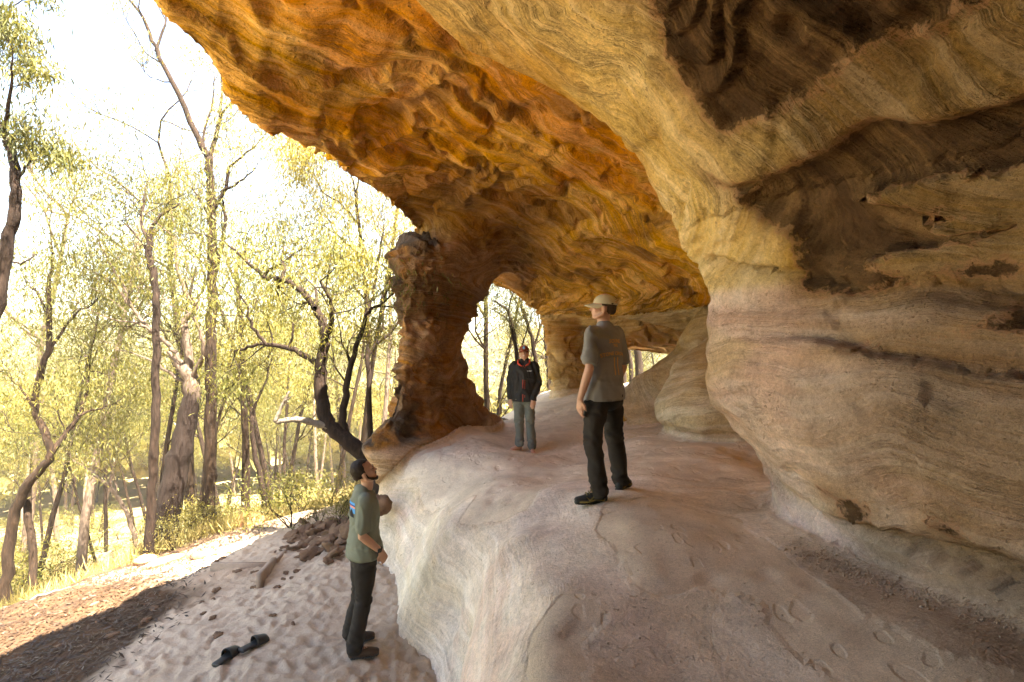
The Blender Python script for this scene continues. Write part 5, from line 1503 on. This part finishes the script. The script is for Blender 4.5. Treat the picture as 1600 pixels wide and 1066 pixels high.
# ---- the barefoot man by the arch
rx, ry = .20, 8.52; rootz = drop(rx, ry)
H = unit((-.10, -1, 0)); rz = math.atan2(-H[0], H[1]); Minv = rotz(-rz)
a1 = locang(-.95, -.35); a2 = locang(.10, -1)
f1_ = loc(rx - .15, ry - .06, rootz) ; f2_ = loc(rx + .14, ry - .10, rootz)
f1_[2] = drop(rx - .15, ry - .06) - rootz; f2_[2] = drop(rx + .14, ry - .10) - rootz
an1, an2 = f1_ - fwd(a1, .085) + np.array([0, 0, .08]), f2_ - fwd(a2, .09) + np.array([0, 0, .08])
legs = [((.085, 0, .90), tuple(np.array([.085, 0, .9]) * .5 + an1 * .5 + np.array([0, .02, .02])), tuple(an1)), ((-.085, 0, .90), tuple(np.array([-.085, 0, .9]) * .5 + an2 * .5 + np.array([0, .02, .02])), tuple(an2))]
J = {"arm": [((.18, -.01, 1.42), (.235, -.04, 1.13), (.225, .03, .86), (0, .1, -1), (.5, .8, 0), .45), ((-.18, -.01, 1.42), (-.235, -.03, 1.13), (-.155, .13, .88), (.05, .15, -1), (-.3, 1, .1), .35)]}
P3_ = person("smiling barefoot person in a black jacket and rust red cap under the arch", (rx, ry, rootz), H, J, M_SKIN1, R(4), R(0), .84, M_JACKET, M_GREYP, legs,
            [(f1_, a1), (f2_, a2)], lambda pr, f, a: None, bare=True, jacket=True)
root3, body3, jac, jG, Hm3, o3 = P3_
eyes(body3, Hm3, o3, hairmat=M_BROWNHAIR); hair_on(body3, Hm3, o3, M_BROWNHAIR, "under_cap")
cp, H2, c0 = cap_on(body3, Hm3, o3, M_REDCAP, tilt=R(4))
bd = MB(); q = c0 + H2 @ np.array([0, .098, .045]); bd.tube([q, q + H2 @ np.array([0, .010, -.001])], [.024, .022], 14); b_ = bd.build("badge", M_BLUE, cp)
bd = MB(); q = q + H2 @ np.array([0, .0105, -.004]); bd.tube([q, q + H2 @ np.array([0, .003, 0])], [.012, .008], 3); bd.build("mountain_mark", M_WHITE, b_)
tb_ = MB(); tb_.tube([o3 + Hm3 @ np.array([-.020, .0985, .043]), o3 + Hm3 @ np.array([0, .104, .039]), o3 + Hm3 @ np.array([.020, .0985, .043])], [.002, .0045, .002], 6); tb_.build("teeth", M_WHITE, body3)
pr = [("zip",) + rect_shape(-.012, -.004, -.43, .17, 3) + (M_RED,), ("zip",) + rect_shape(.020, .026, -.36, .14, 3) + (M_RED,)]
project("z", pr, jG, jac, None, (0, .10, 1.27), (0, 1, 0), (0, 0, 1), None, lift=.004)
Pp, Ff = text_shape("SUMMIT", .022); project("z", [("chest_logo", Pp, Ff, M_WHITE)], jG, jac, None, (-.10, .10, 1.335), (0, 1, 0), (0, 0, 1), None, lift=.004)
cb = Blob()
for sg in (-1, 1):
    cb.tube([(sg * .085, -.04, 1.515), (sg * .098, .03, 1.50), (sg * .085, .082, 1.455), (sg * .028, .118, 1.425)], [(.011, .024), (.011, .026), (.011, .024), (.007, .012)], side=(sg, .3, 0), n=12)
cb.tube([(-.085, -.04, 1.515), (0, -.085, 1.53), (.085, -.04, 1.515)], [(.014, .030)] * 3, side=(0, 0, 1), n=12)
cb.build("collar", M_RED, jac, .007, 1, folds(5, .004, (20, 20, 20)))
# ------------------------------------------------------------------ small things
M_WOOD = mat_plain("weathered_timber", (.30, .22, .16), .9, .003, 40, .35)
M_ROCKB = None
def mat_boulder(name, c1, c2):
    m, nt, b = new_mat(name); P = nt.nodes.new("ShaderNodeTexCoord").outputs["Object"]
    a = noise_n(nt, P, 6, 6, .65); a2 = noise_n(nt, P, 40, 3, .6)
    nt.links.new(ramp_n(nt, a, [(.3, c1), (.7, c2)]), b.inputs["Base Color"]); bump_n(nt, b, [(a, .03, .6), (a2, .008, .6)])
    return m
M_ORANGE = mat_boulder("orange_rock", (.24, .10, .04), (.46, .26, .12)); M_SHALE = mat_boulder("brown_shale", (.09, .055, .035), (.24, .14, .08))
def rock_mesh(rs_, r, rough=.28):
    B = Blob(); B.ell((0, 0, 0), r, None, 14); V = np.concatenate(B.V); F = np.concatenate(B.Q)
    w = rs_.uniform(0, 50)
    P = V / max(r)
    q = 1 + rough * fbm(P * 1.4 + w, 3, 700) + rough * .6 * terr(fbm(P * 1.8 + w, 2, 701), 3, .1) * 3
    V = V * q[:, None]
    return V, F
def boulder(label, px, py, d, r, mat, seed, name="boulder", grp=None, sink=.3, z=None):
    rs_ = np.random.RandomState(seed); V, F = rock_mesh(rs_, r)
    x = (px - 800) / 800 * d
    V = V @ rotz(rs_.uniform(0, 6)).T
    t = F[:, 2] == F[:, 3]
    o = obj_np(name, V, F[~t], F[t][:, :3], mat)
    zz = drop(x, d, 0) if z is None else z
    if zz > -.5 or zz < -50: zz = gz(x, d)
    o.location = (x, d, zz + r[2] * (1 - 2 * sink) * .9); tag(o, label, "rock", grp); return o
boulder("blocky orange boulder at the far end of the sunlit track", 392, 838, 10.9, (.30, .24, .17), M_ORANGE, 1)
boulder("rounded tan stone lying at the slope edge by the crooked dark gum", 226, 893, 8.6, (.18, .13, .09), M_ORANGE, 2)
boulder("flat tan stone next to the rounded one at the slope edge", 262, 897, 8.4, (.28, .15, .06), M_ORANGE, 3)
boulder("dark stone half buried in the litter near the timber steps", 322, 884, 8.1, (.20, .13, .07), M_SHALE, 4)
boulder("brown boulder at the top of the rubble bank behind the bearded man", 536, 850, 7.9, (.17, .2, .13), M_SHALE, 5, sink=.3)
boulder("squat brown boulder leaning on the rubble bank just behind the bearded man", 552, 868, 7.4, (.12, .16, .13), M_SHALE, 6, sink=.25)
boulder("stone slab perched on the rock shelf in front of the bearded man's chest", 592, 778, 6.9, (.14, .16, .13), M_SHALE, 7, z=-2.24)
boulder("flat grey stone at the sill of the arch left of the barefoot man", 775, 655, 12.6, (.5, .35, .10), M_SHALE, 8, z=-2.05)
boulder("pile of dark broken rock in front of the small back opening", 1018, 592, 13.6, (.55, .4, .26), M_SHALE, 9)
rk = np.random.RandomState(41)
lib = [rock_mesh(rk, (.10, .07, .035), .5) for _ in range(5)]
libm = []
for V, F in lib:
    t = F[:, 2] == F[:, 3]; me = mesh_np("rubble", V, F[~t], F[t][:, :3]); me.materials.append(M_SHALE); libm.append(me)
bank = [(470, 860, 8.3), (500, 835, 8.6), (530, 810, 8.8), (540, 850, 7.7), (520, 880, 7.3), (490, 880, 7.6)]
for k in range(70):
    a = bank[rk.randint(len(bank))]; px = a[0] + rk.normal(0, 16); d = a[2] + rk.normal(0, .35); x = (px - 800) / 800 * d
    if x > -1.9: continue
    o = link(bpy.data.objects.new("rubble_stone", libm[rk.randint(5)])); s = rk.uniform(.5, 1.7)
    o.location = (x, d, drop(x, d, 0, BV_SAND) + .01 + (.10 * rk.rand() if x > -2.9 else 0)); o.scale = (s, s, s * .8); o.rotation_euler = (rk.normal(0, .4), rk.normal(0, .4), rk.uniform(0, 6))
    tag(o, "brown shale stone in the rubble bank between the track and the rock", "stone", "stones of the rubble bank")
for k in range(55):
    px = rk.uniform(60, 470); d = rk.uniform(5.2, 8.6); x = (px - 800) / 800 * d
    o = link(bpy.data.objects.new("loose_stone", libm[rk.randint(5)])); s = rk.uniform(.2, .6)
    o.location = (x, d, drop(x, d, 0, BV_SAND) + .008); o.scale = (s, s, s); o.rotation_euler = (0, 0, rk.uniform(0, 6)); tag(o, "small loose brown stone scattered over the litter and sand", "stone", "loose stones on the ground by the track")

def litter():
    n = 26000; X = rk.uniform(-9.3, -3.4, n); Y = rk.uniform(3.8, 10.5, n)
    line = poly_dist(X, Y, [(-2.9, 3.0), (-4.0, 4.3), (-4.0, 5.2), (-4.1, 6.2), (-4.6, 7.3), (-4.7, 8.3), (-4.6, 13)])
    m = rk.rand(n) < sstep(-.5, .5, line); X, Y = X[m], Y[m]; n = len(X)
    Z = ground_z(X, Y) + .035 * fbm(np.stack([X, Y, 0 * X], 1) * 1.3, 3, 202) + .022
    C = np.stack([X, Y, Z], 1); a = rk.uniform(0, 6.28, n); l = rk.uniform(.02, .06, n)[:, None]; w = rk.uniform(.004, .012, n)[:, None]
    dv = np.stack([np.cos(a), np.sin(a), rk.normal(0, .25, n)], 1); sv = np.stack([-np.sin(a), np.cos(a), rk.normal(0, .3, n)], 1)
    V = np.stack([C - dv * l, C + sv * w, C + dv * l, C - sv * w], 1).reshape(-1, 3)
    tag(obj_np("leaf_litter", V, np.arange(4 * n).reshape(-1, 4), None, mat_leaf("litter_leaves", (.025, .013, .007), (.13, .075, .038), .1), None, False), "brown fallen leaves and twigs over the dark soil", "leaf litter", kind="stuff")
litter()

def stick(label, pts, r, mat=M_DEAD, seed=0):
    P = []
    for px, py, d in pts:
        x = (px - 800) / 800 * d; P.append((x, d, max(drop(x, d, 0, BV_SAND), gz(x, d) - .3) + r * .8))
    b = np.array(P[0]); P = crom(np.array(P), 4) - b; P[1:-1] += np.random.RandomState(seed).normal(0, .012, (len(P) - 2, 3))
    m = MB(); m.tube(P, np.linspace(r, r * .4, len(P)), 7); o = m.build("fallen_branch", mat); o.location = tuple(b); tag(o, label, "branch", "fallen branches")
stick("thin dark fallen branch lying along the edge of the slope below the straight gum", [(215, 905, 8.4), (260, 888, 8.8), (300, 880, 9.0), (335, 868, 9.4)], .028, M_BARK2, 1)
stick("short grey fallen branch at the slope edge near the picture's left side", [(5, 945, 7.6), (60, 930, 7.7), (110, 915, 7.9)], .03, M_DEAD, 2)
stick("long pale fallen branch across the undergrowth below the leaning sapling", [(60, 915, 9.0), (120, 895, 9.6), (200, 880, 9.6)], .035, M_DEAD, 3)
stick("pale fallen limb lying behind the straight brown gum", [(330, 830, 12.5), (365, 815, 12.8), (400, 812, 13.5)], .05, M_DEAD, 4)

# timber steps: sloping side boards with thin risers behind them
def slab(mb, a, b, up, th):
    """board standing between points a and b (bottom edge), height up, thickness th"""
    a, b = np.array(a, float), np.array(b, float); d = unit(b - a); s = np.array([-d[1], d[0], 0]); s /= np.linalg.norm(s)
    q = [a - s * th / 2, b - s * th / 2, b + s * th / 2, a + s * th / 2]; u = np.array([0, 0, up])
    c = .006
    V = q + [p_ + u for p_ in q]
    mb.add(V, [(3, 2, 1, 0), (4, 5, 6, 7), (0, 1, 5, 4), (1, 2, 6, 5), (2, 3, 7, 6), (3, 0, 4, 7)])
def timber(label, fr, back, left, g="timber steps on the track"):
    """fr: near end of the side board, back: its far end, left: left end of the riser"""
    F0, B0, L0 = [np.array([(q[0] - 800) / 800 * q[2], q[2], -(q[1] - 533) / 800 * q[2]]) for q in (fr, back, left)]
    root = empty("timber_step", tuple(B0), label, "step", g)
    m = MB(); slab(m, F0 - B0 - np.array([0, 0, .02]), np.array([0, 0, -.05]), .25, .06); m.build("side_board", M_WOOD, root)
    m = MB(); slab(m, L0 - B0 - np.array([0, 0, .05]), np.array([-.04, .0, -.05]), .17, .05); m.build("riser", M_WOOD, root)
timber("nearer weathered timber step with its side board sloping into the sand", (404, 926, 6.35), (428, 893, 7.15), (330, 893, 7.15))
timber("farther weathered timber step at the start of the sunlit track", (430, 900, 7.15), (447, 878, 7.75), (362, 878, 7.8))

# the pair of black slip-on sandals
def sandal(label, px, py, d, ang, flip):
    x = (px - 800) / 800 * d; z = drop(x, d, 0, BV_SAND); root = empty("slip_on_sandal", (x, d, z + .004), label, "sandal", "pair of sandals", rz=ang)
    S = Blob(); S.tube([(0, -.115, .020), (0, -.04, .020), (0, .05, .018), (0, .115, .020)], [(.038, .020), (.036, .018), (.048, .017), (.040, .015)], side=(1, 0, 0), n=16)
    S.build("sole", M_RUBBER, root, .006, 2)
    # wide strap arching over the front half
    P = []; nr, nc = 7, 13
    for i in range(nr):
        y = .0 + .11 * i / (nr - 1)
        for j in range(nc):
            a = math.pi * j / (nc - 1); w = .050 - .08 * (y - .04) ** 2 * 10 ** .3; h = .078 - .36 * max(0, y - .01)
            P.append((w * math.cos(a), y, .012 + h * math.sin(a) ** .8))
    P = np.array(P); c = np.array([0, 0, .0]); Pi = P * np.array([.92, 1, .93]); F = grid_faces(nr, nc); n = nr * nc
    rim = []
    for j in range(nc - 1):
        rim.append((j + 1, j, j + n, j + 1 + n)); e = (nr - 1) * nc + j; rim.append((e, e + 1, e + 1 + n, e + n))
    obj_np("strap", np.concatenate([P, Pi]), np.concatenate([F, F[:, ::-1] + n, np.array(rim)]), None, M_RUBBER, root)
    root.rotation_euler = (0, 0, ang); root.scale = (1.28, 1.08, 1.1)
sandal("black slip-on sandal lying farther from the bearded man, open end nearer", 354, 1030, 4.70, R(-14), 1)
sandal("black slip-on sandal lying nearer to the bearded man", 397, 1014, 4.86, R(-32), -1)

def gravel():
    r_ = np.random.RandomState(77); V = []; F = []; n = 0
    o6 = np.array([(1, 0, 0), (0, 1, 0), (-1, 0, 0), (0, -1, 0), (0, 0, .7), (0, 0, -.7)]); f8 = np.array([(0, 1, 4), (1, 2, 4), (2, 3, 4), (3, 0, 4), (1, 0, 5), (2, 1, 5), (3, 2, 5), (0, 3, 5)])
    for k in range(1500):
        t = r_.rand(); x = 1.85 + .55 * t + r_.normal(0, .07); y = 3.35 - 1.0 * t + r_.normal(0, .10)
        if r_.rand() < .15: x = r_.uniform(.3, 2.2); y = r_.uniform(2.3, 6)
        h = BV_FLOOR.ray_cast(Vector((x, y, -.95)), Vector((0, 0, -1)))
        if h[0] is None: continue
        s = r_.uniform(.0025, .008) * (1.6 if r_.rand() < .08 else 1)
        V.append(o6 * s * r_.uniform(.6, 1.3, (6, 1)) @ rotz(r_.uniform(0, 6)).T + np.array([x, y, h[0].z + s * .3])); F.append(f8 + n); n += 6
    tag(obj_np("gravel", np.concatenate(V), None, np.concatenate(F), mat_boulder("grit", (.42, .31, .22), (.66, .53, .40)), None, False), "loose grit under the foot of the wall", "gravel", kind="stuff")
gravel()

# ------------------------------------------------------------------ air
def haze():
    mb = MB(); a, b, zl, zh = -520, 520, -60, 32
    P = [(a, a, zl), (b, a, zl), (b, b, zl), (a, b, zl), (a, a, zh), (b, a, zh), (b, b, zh), (a, b, zh)]
    o = obj_np("haze", np.array(P, float), np.array([(3, 2, 1, 0), (4, 5, 6, 7), (0, 1, 5, 4), (1, 2, 6, 5), (2, 3, 7, 6), (3, 0, 4, 7)]), None, None, None, False)
    m = bpy.data.materials.new("haze"); m.use_nodes = True; nt = m.node_tree; nt.nodes.clear()
    v = nt.nodes.new("ShaderNodeVolumePrincipled"); v.inputs["Density"].default_value = HAZE; v.inputs["Color"].default_value = (.95, .93, .88, 1); v.inputs["Anisotropy"].default_value = .3
    out = nt.nodes.new("ShaderNodeOutputMaterial"); nt.links.new(v.outputs[0], out.inputs["Volume"])
    o.data.materials.append(m); tag(o, "pale haze over the valley", "haze", kind="stuff")
HAZE = 0.0009
haze()
